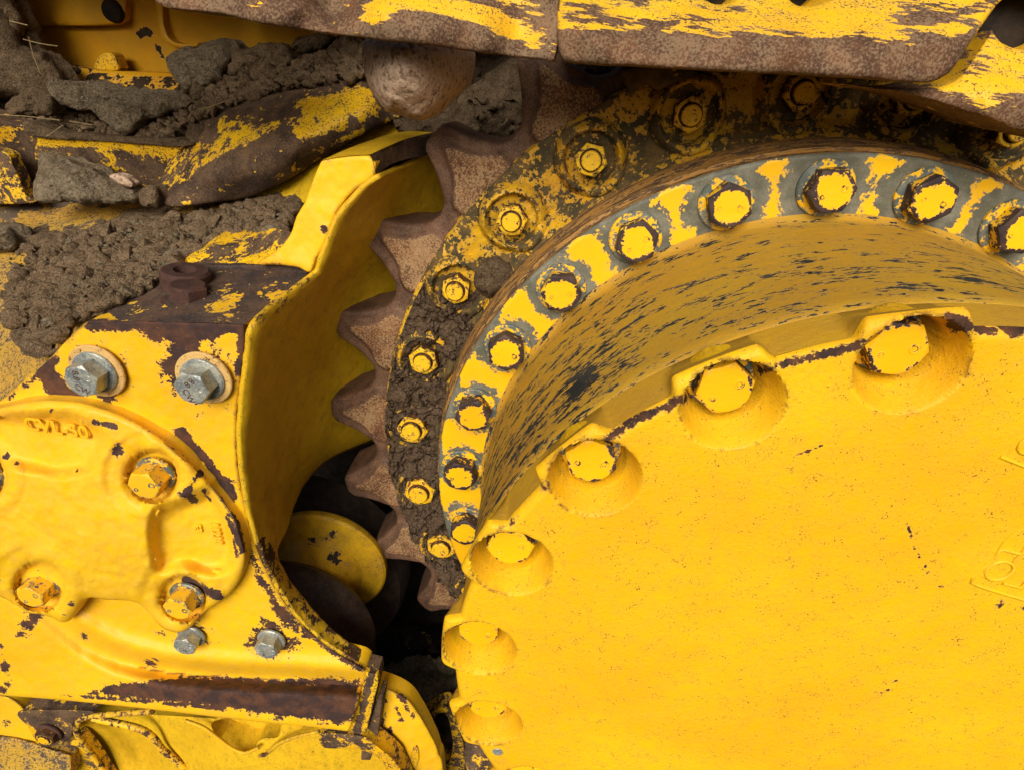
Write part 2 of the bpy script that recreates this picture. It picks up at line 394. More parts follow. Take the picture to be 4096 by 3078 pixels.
def polar(name, rs, ths, fY, mat, root, wear=None, c=(CX, CZ), uvmode=None, closed=False, sharp=40, flipn=False):
    """rs: list of radii or fn(th)->list; fY(r,th,x,z)->Y arrays"""
    V = []; nth = len(ths)
    for th in ths:
        rr = rs(th) if callable(rs) else rs
        for r in rr: V.append((r, th))
    A = np.array(V); nr = len(V)//nth
    x = c[0]+A[:, 0]*np.cos(A[:, 1]); z = c[1]+A[:, 0]*np.sin(A[:, 1])
    Y = fY(A[:, 0], A[:, 1], x, z)
    P = np.stack([x, Y, z], 1); fs = []
    for i in range(nth if closed else nth-1):
        for j in range(nr-1):
            a = i*nr+j; b = ((i+1) % nth)*nr+j; fs.append((a, b, b+1, a+1) if not flipn else (a, a+1, b+1, b))
    return mk(name, P, fs, mat, root, wear=wear if isinstance(wear, np.ndarray) or wear is None or isinstance(wear, list) else wear(A[:, 0], A[:, 1], P), sharp=sharp)
def lathe(name, prof, c, ths, mat, root, wear=None, sharp=35, closed=None, disp=None, smoothy=False):
    """prof: (r, Y) pairs, revolved about the Y axis through c=(x,z)"""
    n = len(prof); V = []; uv = []
    closed = closed if closed is not None else abs((ths[-1]-ths[0])-2*math.pi) < 1e-6
    if closed: ths = ths[:-1]
    s = [0]
    for i in range(1, n): s.append(s[-1]+math.dist(prof[i], prof[i-1]))
    for th in ths:
        for k_, (r, y) in enumerate(prof): V.append((c[0]+r*math.cos(th), y, c[1]+r*math.sin(th))); uv.append((th*.8, s[k_]))
    m = len(ths); fs = []
    for i in range(m if closed else m-1):
        for j in range(n-1):
            a = i*n+j; b = ((i+1) % m)*n+j; fs.append((a, a+1, b+1, b))
    V = np.array(V)
    if disp: 
        h = disp[1]*nz(V, disp[0], disp[2], 3); d = V-np.array([c[0], 0, c[1]]); d[:, 1] = 0; d /= np.maximum(np.linalg.norm(d, axis=1), 1e-6)[:, None]; V = V+d*h[:, None]
    return mk(name, V, fs, mat, root, wear=wear, sharp=sharp, uv=uv)
def arc(a, b, n): return [rad(a+(b-a)*i/(n-1)) for i in range(n)]
# bolts: built once round the origin, axis towards -Y, then copied
def hexmesh(name, R, h, mat, stud=0.0, studh=0.0, seed=0, topmask=.80, wtop=-.12, wrim=.75, wside=.62, flange=0.0):
    Rin = R*math.cos(math.pi/6); n = 72; rings = []
    def rh(t): return Rin/math.cos(((t+math.pi/6) % (math.pi/3))-math.pi/6)
    prof = []
    V = []; Wv = []
    def ring(fr, y, w):
        for i in range(n):
            t = 2*math.pi*i/n; r = fr(t); V.append((r*math.cos(t), y, r*math.sin(t))); Wv.append(w)
    ring(lambda t: rh(t), 0.0, wside)
    ring(lambda t: rh(t), -h*.45, wside)
    for i in range(n):
        t = 2*math.pi*i/n; r = rh(t); V.append((r*math.cos(t), -h+(r-Rin)*.62+.0008, r*math.sin(t))); Wv.append(wrim)
    ring(lambda t: min(rh(t), Rin*.985), -h, wrim)
    ring(lambda t: Rin*.93, -h-.0004, wrim)
    ring(lambda t: Rin*topmask, -h-.0006, (wrim+wtop)/2)
    if stud:
        ring(lambda t: stud*1.22, -h-.0006, .1); ring(lambda t: stud*1.12, -h+.003, .9); ring(lambda t: stud, -h+.003, .8); ring(lambda t: stud, -h-studh*.8, .3); ring(lambda t: stud*.9, -h-studh, .1); ring(lambda t: stud*.5, -h-studh, .1)
    else:
        ring(lambda t: Rin*.6, -h-.0004, wtop); ring(lambda t: Rin*.3, -h-.0006, wtop)
    m = len(V)//n; fs = [(j*n+i, (j+1)*n+i, (j+1)*n+(i+1) % n, j*n+(i+1) % n) for j in range(m-1) for i in range(n)]
    V.append((0, V[-1][1], 0)); Wv.append(Wv[-1]); c = len(V)-1
    fs += [((m-1)*n+i, c, (m-1)*n+(i+1) % n) for i in range(n)]
    if not stud:                                            # forged maker's dot near the rim of the head
        for (ox, oz, ro) in ((.017, .014, .0075), (-.013, -.019, .005)):
            b0 = len(V)
            for rr, yy, ww in ((ro*1.2, -h+.0002, .3), (ro, -h-.0016, .45), (ro*.72, -h-.0016, .3), (ro*.5, -h-.0004, .7), (.0002, -h-.0004, .8)):
                for i in range(14): V.append((ox+rr*math.cos(i*math.pi/7), yy, oz+rr*math.sin(i*math.pi/7))); Wv.append(ww)
            fs += [(b0+j*14+i, b0+(j+1)*14+i, b0+(j+1)*14+(i+1) % 14, b0+j*14+(i+1) % 14) for j in range(4) for i in range(14)]
    me = mk(name, np.array(V), fs, mat, None, wear=np.array(Wv, float), sharp=24, origin=(0, 0, 0))
    return me
def washermesh(name, R, r, th, mat, w=.0):
    n = 56; prof = [(R, 0), (R, -th*.7), (R-th*.3, -th), (r+.002, -th), (r, -th*.7), (r, 0)]
    V = []; fs = []
    for i in range(n):
        t = 2*math.pi*i/n
        for a, y in prof: V.append((a*math.cos(t), y, a*math.sin(t)))
    k_ = len(prof)
    for i in range(n):
        for j in range(k_-1): a = i*k_+j; b = ((i+1) % n)*k_+j; fs.append((a, b, b+1, a+1))
    return mk(name, np.array(V), fs, mat, None, wear=np.full(len(V), float(w)), sharp=30, origin=(0, 0, 0))
USED = set()
def put(proto, root, loc, rot=0.0, tilt=(0, 0)):
    """first call links the prototype itself, later ones copies; world location"""
    o = proto if proto.name not in USED else proto.copy()
    if proto.name in USED: COL.objects.link(o)
    else: USED.add(proto.name)
    p = Vector(loc); q = root
    while q is not None: p -= q.location; q = q.parent
    o.parent = root; o.location = p; o.rotation_euler = (tilt[0], rot, tilt[1])
    return o
def putbolt(bolt, washer, root, loc, rot, wth):
    b = put(bolt, root, (loc[0], loc[1]-wth, loc[2]), rot)
    if washer is not None:
        w = washer if washer.name not in USED else washer.copy()
        if washer.name in USED: COL.objects.link(w)
        else: USED.add(washer.name)
        w.parent = b; w.location = (0, wth, 0); w.rotation_euler = (0, 0, 0)
    return b
def text_part(s, size, loc, rot, mat, root, ext=.003, name='cast_lettering', bev=.0008, right=None, rotm=None):
    cu = bpy.data.curves.new('tmp', 'FONT'); cu.body = s; cu.size = size; cu.extrude = ext; cu.bevel_depth = bev; cu.align_x = 'CENTER'; cu.align_y = 'CENTER'; cu.resolution_u = 4
    tmp = bpy.data.objects.new('tmp', cu); COL.objects.link(tmp)
    dg = bpy.context.evaluated_depsgraph_get(); me = bpy.data.meshes.new_from_object(tmp.evaluated_get(dg)); bpy.data.objects.remove(tmp)
    me.name = name; me.materials.clear(); me.materials.append(mat); me.attributes.new('wear', 'FLOAT', 'POINT')
    o = bpy.data.objects.new(name, me); COL.objects.link(o); o.parent = root
    p = Vector(loc); q = root
    while q is not None: p -= q.location; q = q.parent
    o.location = p
    o.rotation_euler = (rotm if rotm is not None else Matrix.Rotation(rot, 3, 'Y') @ Matrix.Rotation(math.pi/2, 3, 'X')).to_euler()
    return o
def tube(name, pts, r, mat, root, n=8, wear=None):
    """pts world; round bar"""
    P = [np.array(p) for p in pts]; V = []; m = len(P)
    for i, p in enumerate(P):
        t = P[min(i+1, m-1)]-P[max(i-1, 0)]; t = t/(np.linalg.norm(t)+1e-9); a = np.cross(t, (0, 1, 0)); 
        if np.linalg.norm(a) < .1: a = np.cross(t, (1, 0, 0))
        a /= np.linalg.norm(a); b = np.cross(t, a); rr = r[i] if isinstance(r, (list, tuple)) else r
        for k_ in range(n): th = 2*math.pi*k_/n; V.append(p+rr*(a*math.cos(th)+b*math.sin(th)))
    fs = [(i*n+k_, i*n+(k_+1) % n, (i+1)*n+(k_+1) % n, (i+1)*n+k_) for i in range(m-1) for k_ in range(n)]
    fs += [list(range(n))[::-1], [(m-1)*n+k_ for k_ in range(n)]]
    return mk(name, V, fs, mat, root, wear=wear, sharp=60)

# ================================================================== FINAL DRIVE
DN, DR = 0.790, 1.396
hub = thing('final_drive', (CX, 1.6, CZ), 'large round yellow final drive hub with scooped bolt pockets round its flat front cover', 'final drive')
PSTEP = rad(18.77); pocket_a = [3.523-i*PSTEP for i in range(-6, 13)]
RP = .7546
def pocket_y(r, th, x, z):
    d = np.zeros(len(r))
    for a in pocket_a:
        bx, bz = CX+RP*math.cos(a), CZ+RP*math.sin(a)
        dx, dz = x-bx, z-bz; rho = np.hypot(dx, dz); phi = np.arctan2(dz, dx)-a     # 0 = outward
        inward = (1-np.cos(phi))/2
        Ro = .067+.017*inward**.8
        t = np.clip((rho-.0575)/(Ro-.0575), 0, 1)
        s = 1-t; prof = np.where(t <= 0, 1.0, 1-t*t*(3-2*t)*.35-.65*t)
        step = np.clip((.0580-rho)/.002, 0, 1)*.036
        d = np.maximum(d, np.where(rho < Ro+.001, .052*np.clip(prof, 0, 1)+step*(rho < .0590), 0))
    return d
def bumpR(th):
    b = 0
    for a in pocket_a:
        q = abs((th-a+math.pi) % (2*math.pi)-math.pi)*RP
        b = max(b, min(1, max(0, (.076-q)/.020)))
    return b*b*(3-2*b)
def Redge(th): return .797+.029*bumpR(th)
def face_rs(th):
    R = Redge(th); base = list(np.linspace(.0005, .36, 16))+list(np.linspace(.37, .60, 26))+list(np.linspace(.61, .775, 84)); e = R-.016
    out = base+list(np.linspace(.779, e, 13))
    out += [e+.016*math.sin(q)*1.0 for q in (.3, .6, .9, 1.2, 1.5708)]
    return out
def face_Y(r, th, x, z):
    R = np.array([Redge(t) for t in th]); q = np.clip((r-(R-.016))/.016, 0, 1)
    Y = DN+.016*(1-np.sqrt(np.clip(1-q*q, 0, 1)))
    bowl = .0015*nz(np.stack([x, z, z*0], 1), 7, 2, 2)
    # shallow raised round pad in the middle of the cover
    return Y+pocket_y(r, th, x, z)+bowl
NTH = 1100
ths = [2*math.pi*i/NTH for i in range(NTH)]
facew = [('l', [(1640, 800), (1760, 770), (1860, 745)], 18, .85), ('l', [(1310, 945), (1400, 895), (1485, 855)], 20, .85), ('l', [(2060, 700), (2150, 712), (2210, 705)], 26, .9), ('l', [(2030, 672), (2080, 695)], 12, .5),
         ('b', 1180, 1050, 22, .6), ('l', [(1060, 1170), (1085, 1140), (1120, 1110)], 14, .45), ('b', 1020, 1250, 14, .45), ('b', 1005, 1560, 14, .5), ('l', [(985, 1380), (980, 1420), (985, 1440)], 10, .5),
         ('l', [(1700, 990), (1780, 960)], 5, .7), ('l', [(1910, 1500), (1975, 1420)], 5, .7), ('l', [(1960, 1130), (1975, 1185), (2010, 1240), (2060, 1285), (2120, 1303), (2212, 1312), (2300, 1300)], 6, .78), ('b', 1515, 1416, 5, 1.0), ('b', 1900, 1305, 6, .9), ('p', [(1300, 1662), (1500, 1500), (1900, 1440), (2212, 1480), (2212, 1700), (1300, 1700)], 200, .10), ('b', 1150, 1245, 8, .5), ('b', 1170, 1460, 10, .5), ('b', 1745, 975, 7, .6)]
cover = polar('cover_plate', face_rs, ths, face_Y, M_face, hub, closed=True, wear=facew, flipn=False)
# cover outer wall running back, then drum
def wall_rs(th): return [0]*0
V = []; nth = NTH; ys = [DN+.016, DN+.04, DN+.075, DN+.100, DN+.106]
for th in ths:
    R = Redge(th); 
    for k_, y in enumerate(ys):
        rr = R if k_ < 1 else .799+(R-.799)*max(0, 1-(y-DN-.016)/.062)**.8+(-.006 if k_ == 4 else 0)
        V.append((CX+rr*math.cos(th), y, CZ+rr*math.sin(th)))
fs = []
for i in range(nth):
    for j in range(4): a = i*5+j; b = ((i+1) % nth)*5+j; fs.append((a, b, b+1, a+1))
uvv = [(ths[i//5]*.8, (i % 5)*.03) for i in range(len(V))]
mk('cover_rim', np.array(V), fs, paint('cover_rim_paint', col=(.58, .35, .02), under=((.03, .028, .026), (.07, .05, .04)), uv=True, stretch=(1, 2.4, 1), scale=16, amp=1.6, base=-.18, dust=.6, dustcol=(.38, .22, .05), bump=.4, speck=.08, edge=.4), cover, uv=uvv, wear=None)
full = arc(0, 360, 361)
drumw = None
prof = [(.790, DN+.106), (.797, DN+.108)]+[(.799+.008*min(1, max(0, (y-1.1)/.25)), y) for y in np.linspace(DN+.111, 1.35, 14)]+[(.808, 1.372), (.812, 1.386), (.822, 1.3945)]
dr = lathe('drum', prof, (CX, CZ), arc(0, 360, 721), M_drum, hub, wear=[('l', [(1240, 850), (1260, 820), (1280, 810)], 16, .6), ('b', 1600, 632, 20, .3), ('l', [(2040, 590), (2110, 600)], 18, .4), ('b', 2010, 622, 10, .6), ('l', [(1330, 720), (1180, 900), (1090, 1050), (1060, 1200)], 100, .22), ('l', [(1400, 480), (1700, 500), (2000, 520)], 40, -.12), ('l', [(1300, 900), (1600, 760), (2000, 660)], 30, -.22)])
# flange ring
RI, RO = .806, .9476
BSTEP = rad(360/26.34); ringb = [3.45099-i*BSTEP for i in range(-8, 18)]
RB = .877
def ring_wear(r, th, P):
    w = np.zeros(len(r))
    for i, a in enumerate(ringb):
        bx, bz = CX+RB*math.cos(a), CZ+RB*math.sin(a); d = np.hypot(P[:, 0]-bx, P[:, 2]-bz)
        k_ = 1.0 if -5 < i-8 < 3 else 1.0
        px = PX([(bx, DR, bz)])[0]
        R_ = .058+.020*np.clip((px[0]-1050)/700, 0, 1)
        w = np.maximum(w, .95*np.clip(1-(d-R_)/.05, 0, 1))
    w += .6*np.clip(1-(RO-r)/.012, 0, 1)+.45*np.clip(1-(r-RI)/.02, 0, 1)*np.clip((np.sin(th)), .2, 1)
    return w
ring = polar('flange_ring', [RI-.02]+list(np.linspace(RI, RO-.005, 24))+[RO-.002, RO], arc(0, 360, 901), lambda r, th, x, z: DR+.0*r+np.where(r > RO-.004, (r-RO+.004)*1.2, 0), M_ring, hub, wear=ring_wear)
lathe('flange_edge', [(RO, DR+.005), (RO+.001, DR+.012), (RO+.0005, DR+.03), (RO+.008, DR+.036), (RO+.010, DR+.075), (RO+.016, DR+.085), (RO+.019, DR+.12)], (CX, CZ), arc(0, 360, 361), M_ringside, hub, disp=(20, .0015, 4))
# flange bolts
fb = [hexmesh('flange_bolt', .050, .040, M_bolt, wtop=.06, topmask=.78)]
fw_ = washermesh('washer', .061, .03, .009, M_washer, 0.05)
for i, a in enumerate(ringb):
    putbolt(fb[0], fw_, hub, (CX+RB*math.cos(a), DR, CZ+RB*math.sin(a)), rad((i*37) % 60), .009)
cb = hexmesh('cover_bolt', .0460, .038, M_bolt, wtop=.0, wrim=.42, wside=.66, topmask=.86)
cw = washermesh('washer', .0525, .03, .008, M_washer, .05)
for i, a in enumerate(pocket_a):
    putbolt(cb, cw, hub, (CX+RP*math.cos(a), DN+.086, CZ+RP*math.sin(a)), rad((i*23+12) % 60), .008)
# plug and cast characters on the cover
p = W(1075, 1622, DN)
plug = washermesh('plug', .0125, .0001, .003, M_grey); put(plug, hub, (p[0], DN+.001, p[2]))
def on(px, py, dy=0.0): q = W(px, py, DN+dy); return q
M_mark = paint('cast_mark_paint', base=-.5, dust=.3)
def gl(pts, r=.0032): return tube('cast_mark', [on(*q) for q in smoothpoly(pts, False, 10)], r, M_mark, hub, 8)
gl([(2212+70, 1100), (2180, 1160), (2145, 1205), (2102, 1245)], .0012)
gl([(2102, 1245), (2098, 1256), (2110, 1262), (2150, 1275), (2195, 1288), (2225, 1292), (2290, 1260)], .0038)
gl([(2130, 1243), (2128, 1232), (2150, 1214), (2175, 1212), (2190, 1222), (2182, 1238), (2160, 1250), (2138, 1250), (2130, 1243)])
gl([(2150, 1206), (2162, 1186), (2168, 1186), (2205, 1195), (2212, 1190)]); gl([(2165, 1258), (2165, 1258), (2205, 1268), (2205, 1268), (2222, 1250)]); gl([(2190, 1212), (2212, 1186), (2216, 1176), (2240, 1180)])
gl([(2160, 985), (2180, 993), (2215, 1007), (2260, 1024)], .003); gl([(2250, 925), (2205, 955), (2203, 975), (2240, 985)], .003)

# ================================================================== DRIVE SPROCKET
TS = rad(13.3); TIP0 = rad(170.7)
spr = thing('drive_sprocket', (CX, 1.75, CZ), 'brown worn steel drive sprocket with curved teeth, bolted round the yellow hub', 'sprocket')
half = [(0, 1.349), (1.1, 1.348), (1.75, 1.339), (2.1, 1.323), (2.4, 1.304), (2.85, 1.282), (3.4, 1.260), (4.1, 1.241), (4.6, 1.223), (5.6, 1.212), (6.65, 1.207)]
hx = [h[0] for h in half]; hy = [h[1] for h in half]
dens = list(np.linspace(0, 1.8, 9))+list(np.linspace(2.05, 6.65, 14))
prof_t = [(-d, float(np.interp(d, hx, hy))) for d in reversed(dens[1:])]+[(d, float(np.interp(d, hx, hy))) for d in dens]
YT, TH = 1.592, .185
RING_IN = 1.150
PADH = [(0, 1.310), (.55, 1.300), (.9, 1.285), (1.5, 1.255), (2.6, 1.226), (4.0, 1.208), (4.7, 1.190), (4.75, 1.165), (4.2, 1.145), (3.5, 1.137), (2.0, 1.146), (0, 1.153)]
PADP = [(a*.021, r) for a, r in PADH]+[(-a*.021, r) for a, r in PADH[-2:0:-1]]
PC = {}
def padgrid(d, r):
    k_ = (round(d, 2), round(r, 4))
    if k_ not in PC:
        P = np.array([[d*.021, r]]); q = poly_d(P, PADP)[0]; PC[k_] = float(np.clip(.5+(q if inside(P, PADP)[0] else -q)/.012, 0, 1))
    return PC[k_]
def segment(k0, k1, gap0, gap1):
    cols = []
    for k in range(k0, k1):
        a = TIP0-k*TS
        for d, r in prof_t[(1 if k > k0 else 0):]: cols.append((a-rad(d)*1.0, r, d, k))
    V = []; Wr = []
    def pad(d, r):          # raised pad of each tooth; recessed web between
        return padgrid(d-.3, r)
    n = 0
    for a, r, d, k in cols:
        rr = [(RING_IN-.045, YT+.012)]
        rs_ = list(np.linspace(1.128, r-.024, 22))
        ed = [(r-.016, .001), (r-.010, .003), (r-.005, .006), (r-.0015, .011), (r, .016)]
        row = [(RING_IN-.06, YT+.02)]+[(q, YT+.020*(1-pad(d, q))) for q in rs_]+[(q, YT+dy+.020*(1-pad(d, q))*1) for q, dy in ed]
        row += [(r, YT+.05), (r+.002, YT+TH*.5), (r, YT+TH-.03), (r, YT+TH-.011), (r-.004, YT+TH-.003), (r-.012, YT+TH), (1.12, YT+TH)]
        n = len(row)
        for q, y in row: V.append((CX+q*math.cos(a), y, CZ+q*math.sin(a))); Wr.append(pad(d, q))
    m = len(cols)
    V = np.array(V); h = nz(V, 22, 5, 3); V[:, 1] -= .0022*h
    fs = [(i*n+j, (i+1)*n+j, (i+1)*n+j+1, i*n+j+1) for i in range(m-1) for j in range(n-1)]
    for i0 in (0, m-1): fs.append([i0*n+j for j in range(n)] if i0 else [i0*n+j for j in range(n)][::-1])
    fs = [f[::-1] for f in fs]
    o = mk('sprocket_segment', V, fs, [M_teeth, M_toothside], spr, sharp=50)
    for p_ in o.data.polygons:
        j = None
        if abs(p_.normal.y) < .90 or sum(Wr[v] for v in p_.vertices)/len(p_.vertices) < .5: p_.material_index = 1
    return o
# segment seams fall in the roots between teeth
for k0, k1 in ((-7, -4), (-4, 0), (0, 4), (4, 8), (8, 11)): segment(k0, k1, 0, 0)
# yellow rim the segments bolt to
nut_a = [rad(170.2-13.30*k) for k in range(-6, 11)]
RN = 1.060
def rim_Y(r, th, x, z):
    Y = 1.600-.0*r
    Y = np.interp(r, [.955, .985, 1.0, 1.06, 1.12, 1.152, 1.157, 1.162], [1.535, 1.575, 1.598, 1.592, 1.588, 1.586, 1.590, 1.615])
    for a in nut_a:
        bx, bz = CX+RN*math.cos(a), CZ+RN*math.sin(a); dx, dz = x-bx, z-bz
        rho = np.hypot(dx, dz); phi = np.arctan2(dz, dx)-a
        boss = .036*np.clip((.092-rho)/.016, 0, 1)**.6; boss = boss-.026*np.clip((.068-rho)/.006, 0, 1)
        Y = Y-boss
        lobe = .016*np.exp(-((r-1.115)**2)/.0011)*np.exp(-(((th-a+math.pi) % (2*math.pi)-math.pi)*RN/.07)**2)
        Y = Y-lobe
    return Y+.004*nz(np.stack([x, Y, z], 1), 14, 3, 4)
def rim_wear(r, th, P):
    w = np.zeros(len(r)); px = PX(P)
    w += .30*np.clip((1.03-r)/.03, 0, 1)*np.clip((1400-px[:, 0])/500, -.4, 1)
    w += wearval(px, [('b', 1170, 430, 60, -.35), ('b', 1060, 520, 60, -.3), ('b', 1250, 470, 60, -.2), ('b', 1580, 180, 60, -.3), ('b', 1420, 190, 60, -.25), ('l', [(1560, 300), (1800, 280), (2100, 310)], 50, .1), ('b', 1420, 330, 50, .3), ('b', 910, 690, 30, -.5)])
    return w
polar('mounting_rim', list(np.linspace(.955, 1.150, 60))+[1.153, 1.157, 1.160, 1.163], arc(60, 260, 620), rim_Y, M_rim, spr, wear=rim_wear)
nutm = hexmesh('segment_nut', .054, .040, M_nut, stud=.031, studh=.016, wtop=.05, wrim=.30, wside=.62)
for i, a in enumerate(nut_a):
    o = put(nutm, spr, (CX+RN*math.cos(a), 1.577, CZ+RN*math.sin(a)), rad((i*17) % 60)); q_ = 1.0 if i < 5 else (.93 if i == 5 else (.82 if i == 6 else .76)); o.scale = (q_, 1.0, q_)

# ================================================================== PACKED MUD between rim and hub
def mud_Y(r, th, x, z):
    P = np.stack([x, x*0, z], 1)
    f = np.clip((th-rad(152))/rad(9), 0, 1)
    Y = 1.61-(.058+.0)*f
    Y = Y-.022*nz(P, 9, 5, 5)*1-.010*nz(P, 40, 8, 4)
    c = vor(P+.03*np.stack([nz(P, 12, 1), nz(P, 12, 2)*0, nz(P, 12, 3)], 1), 8.5, 3)
    Y = Y+.020*np.clip(1-c/.10, 0, 1)
    for a in nut_a:
        rho = np.hypot(x-CX-RN*math.cos(a), z-CZ-RN*math.sin(a)); Y = Y+.035*np.clip((.050-rho)/.012, 0, 1)
    return Y
mud = polar('packed_mud', list(np.linspace(.94, 1.146, 74)), arc(149, 245, 520), mud_Y, M_mud, None)
tagit(mud, 'cracked brown mud packed between the sprocket teeth and the bolted hub flange', 'mud', kind='stuff')

# ================================================================== TRACK SHOES (over the sprocket)
YS = 1.20
def shoe(label, outline, ctrl, holes, wear, er=12, sharp=60, deep=.06, **k):
    loc = W(*outline[0], YS)
    t = thing('track_shoe', loc, label, 'track shoe', 'track shoes over the sprocket')
    relief('shoe_plate', outline, ctrl, M_shoe, t, cell=11, er=er, back=deep, holes=holes, wear=wear, disp=(16, .004, 3), sharp=sharp, **k)
    return t
shA = shoe('rusty track shoe with a scooped bright yellow patch, left one above the granite stone',
    [(330, -4), (480, 31), (560, 50), (650, 66), (700, 72), (800, 84), (1000, 108), (1120, 124), (1196, 133), (1196, 133), (1208, 60), (1208, -200), (1208, -200), (330, -200), (330, -200)],
    [(340, -10, 1.2), (480, 20, 1.2), (650, 50, 1.2), (800, 75, 1.2), (1000, 100, 1.2), (1195, 125, 1.2), (340, -100, 1.26), (560, 0, 1.19), (640, 20, 1.19), (690, 40, 1.22), (715, 20, 1.27), (760, 50, 1.21), (830, 50, 1.185),
     (950, 60, 1.185), (1060, 90, 1.19), (820, 15, 1.20), (900, 10, 1.205), (1000, 30, 1.205), (1110, 60, 1.25), (1090, 100, 1.22), (1140, 90, 1.24), (1160, 30, 1.25), (900, -60, 1.26), (1100, -60, 1.27), (600, -80, 1.25), (1200, -200, 1.28), (700, -200, 1.27)],
    [], [('c', .62), ('p', [(780, 45), (800, 12), (880, -10), (1010, 5), (1060, 20), (1115, 50), (1120, 78), (1085, 75), (1040, 48), (1000, 42), (900, 20), (850, 20), (800, 50)], 26, -1.1),
         ('b', 1120, 20, 80, -.35), ('b', 1150, 98, 20, -.55), ('b', 790, 70, 24, -.35), ('p', [(500, -40), (690, -40), (690, 40), (480, 20)], 30, .2), ('l', [(380, -10), (640, 50), (1190, 125)], 22, .3)], deep=.01)
shB = shoe('long scratched yellow track shoe with a thick rusty edge and two bolt holes',
    [(1204, 40), (1204, 90), (1216, 128), (1240, 137), (1400, 146), (1700, 160), (1900, 172), (1990, 179), (2030, 170), (2060, 145), (2100, 85), (2150, 15), (2190, -40), (2230, -200), (2230, -200), (1204, -200), (1204, -200)],
    [(1215, 90, 1.185), (1220, 60, 1.185), (1260, 120, 1.18), (1400, 135, 1.18), (1700, 150, 1.18), (1990, 165, 1.18), (2050, 120, 1.18), (1210, 20, 1.24), (1300, 68, 1.18), (1500, 75, 1.18), (1700, 82, 1.18), (1900, 92, 1.18), (2040, 100, 1.18),
     (1300, 55, 1.195), (1500, 62, 1.195), (1700, 68, 1.195), (1900, 78, 1.195), (1300, 0, 1.28), (1500, 10, 1.28), (1700, 20, 1.27), (1900, 20, 1.26), (2080, 40, 1.22), (2140, 0, 1.24), (1300, -200, 1.5), (1700, -200, 1.5), (2200, -200, 1.5)],
    [[(1508, -30), (1514, -6), (1545, 9), (1580, 7), (1606, -14), (1612, -60), (1560, -80), (1520, -60)], [(1698, -30), (1705, 0), (1735, 14), (1775, 10), (1805, -15), (1808, -60), (1750, -80), (1698, -60)]],
    [('c', -.02), ('p', [(1190, 66), (1300, 66), (1500, 72), (1700, 80), (1880, 92), (2030, 96), (2110, 60), (2110, 200), (1190, 200)], 14, 1.0), ('b', 1240, 10, 60, .3), ('l', [(1950, 45), (2080, 30), (2200, -30)], 28, .35), ('b', 1560, 30, 90, -.2), ('b', 1780, 30, 100, -.22), ('l', [(1400, 50), (1600, 20)], 14, .3), ('l', [(1900, 50), (2060, 45)], 6, .3), ('l', [(1225, 40), (1500, 58), (1800, 72), (2030, 86)], 9, .4), ('b', 1330, 45, 60, .28)], er=14)
shC = shoe('tilted yellow track shoe with a big dark bolt hole, rightmost at the top corner',
    [(1845, 184), (1900, 190), (1990, 192), (2060, 175), (2100, 130), (2140, 70), (2170, 20), (2200, -40), (2420, -40), (2420, 330), (2420, 330), (2330, 312), (2212, 287), (2100, 245), (1990, 212), (1900, 196)],
    [(1850, 185, 1.26), (1900, 192, 1.26), (2000, 208, 1.25), (2100, 238, 1.24), (2212, 275, 1.23), (2330, 305, 1.22), (2050, 195, 1.25), (2130, 205, 1.235), (2212, 225, 1.22), (2060, 170, 1.27), (2120, 110, 1.30), (2180, 140, 1.29), (2212, 190, 1.245), (2212, 60, 1.34), (2160, 40, 1.34), (2300, 200, 1.24), (2350, 50, 1.33)],
    [[(2135, 40), (2150, 80), (2180, 100), (2230, 106), (2290, 90), (2300, 40), (2260, 0), (2190, -10), (2150, 5)]],
    [('c', -.1), ('l', [(1850, 190), (1990, 210), (2100, 245), (2212, 287), (2330, 312)], 36, .9), ('p', [(2140, 225), (2212, 205), (2400, 190), (2400, 330), (2212, 290)], 30, .7), ('b', 2110, 130, 40, .25), ('b', 2130, 60, 30, .5)], er=10)
# unseen shoe carrying on left and plates beyond, both added to shade the panel
t = thing('track_shoe', W(-100, -60, 1.3), 'unseen track shoe running off above the yellow frame panel, added for shade', 'track shoe', 'track shoes over the sprocket')
relief('shoe_plate', [(-700, -240), (325, -200), (325, -12), (325, -12), (100, -66), (-300, -170), (-700, -240)], 1.22, M_shoe, t, cell=30, er=8, back=.4, wear=[('c', .4)], sm=False)
t = thing('track_shoe', (-.6, 2.1, .12), 'unseen plates above the frame, added to shade the panel like a farther track run', 'track shoe', 'track shoes over the sprocket')
for i in range(7):
    x0 = -2.35+.31*i; b = [(x0, 1.72, .10), (x0+.30, 1.72, .12), (x0+.30, 2.60, .12), (x0, 2.60, .10)]
    mk('shoe_plate', b+[(x, y, z+.03) for x, y, z in b], [(0, 1, 2, 3), (7, 6, 5, 4), (0, 4, 5, 1), (1, 5, 6, 2), (2, 6, 7, 3), (3, 7, 4, 0)], M_shoe, t)
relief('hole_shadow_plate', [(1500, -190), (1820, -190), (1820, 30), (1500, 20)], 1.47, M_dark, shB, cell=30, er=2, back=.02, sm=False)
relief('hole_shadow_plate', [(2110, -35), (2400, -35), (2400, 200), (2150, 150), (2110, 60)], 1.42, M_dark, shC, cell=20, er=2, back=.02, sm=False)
# sprocket tooth flank and link showing between shoes and rim
lk = thing('track_link', W(1420, 170, 1.56), 'dark greasy track link squeezed between the middle shoe and the topmost nut', 'track link')
relief('link_end', [(1346, 150), (1420, 140), (1500, 150), (1490, 168), (1450, 182), (1420, 195), (1395, 180), (1365, 205), (1355, 185)], 1.535, M_rim, lk, cell=8, er=10, back=.06, wear=[('c', .35)])
relief('link_web', [(1500, 150), (1700, 158), (2050, 185), (2300, 300), (2400, 420), (2400, 520), (2250, 400), (2160, 330), (2040, 270), (1900, 235), (1700, 225), (1560, 215)], 1.66, M_rim, lk, cell=14, er=8, back=.05, disp=(14, .02, 6), wear=[('c', .1)])

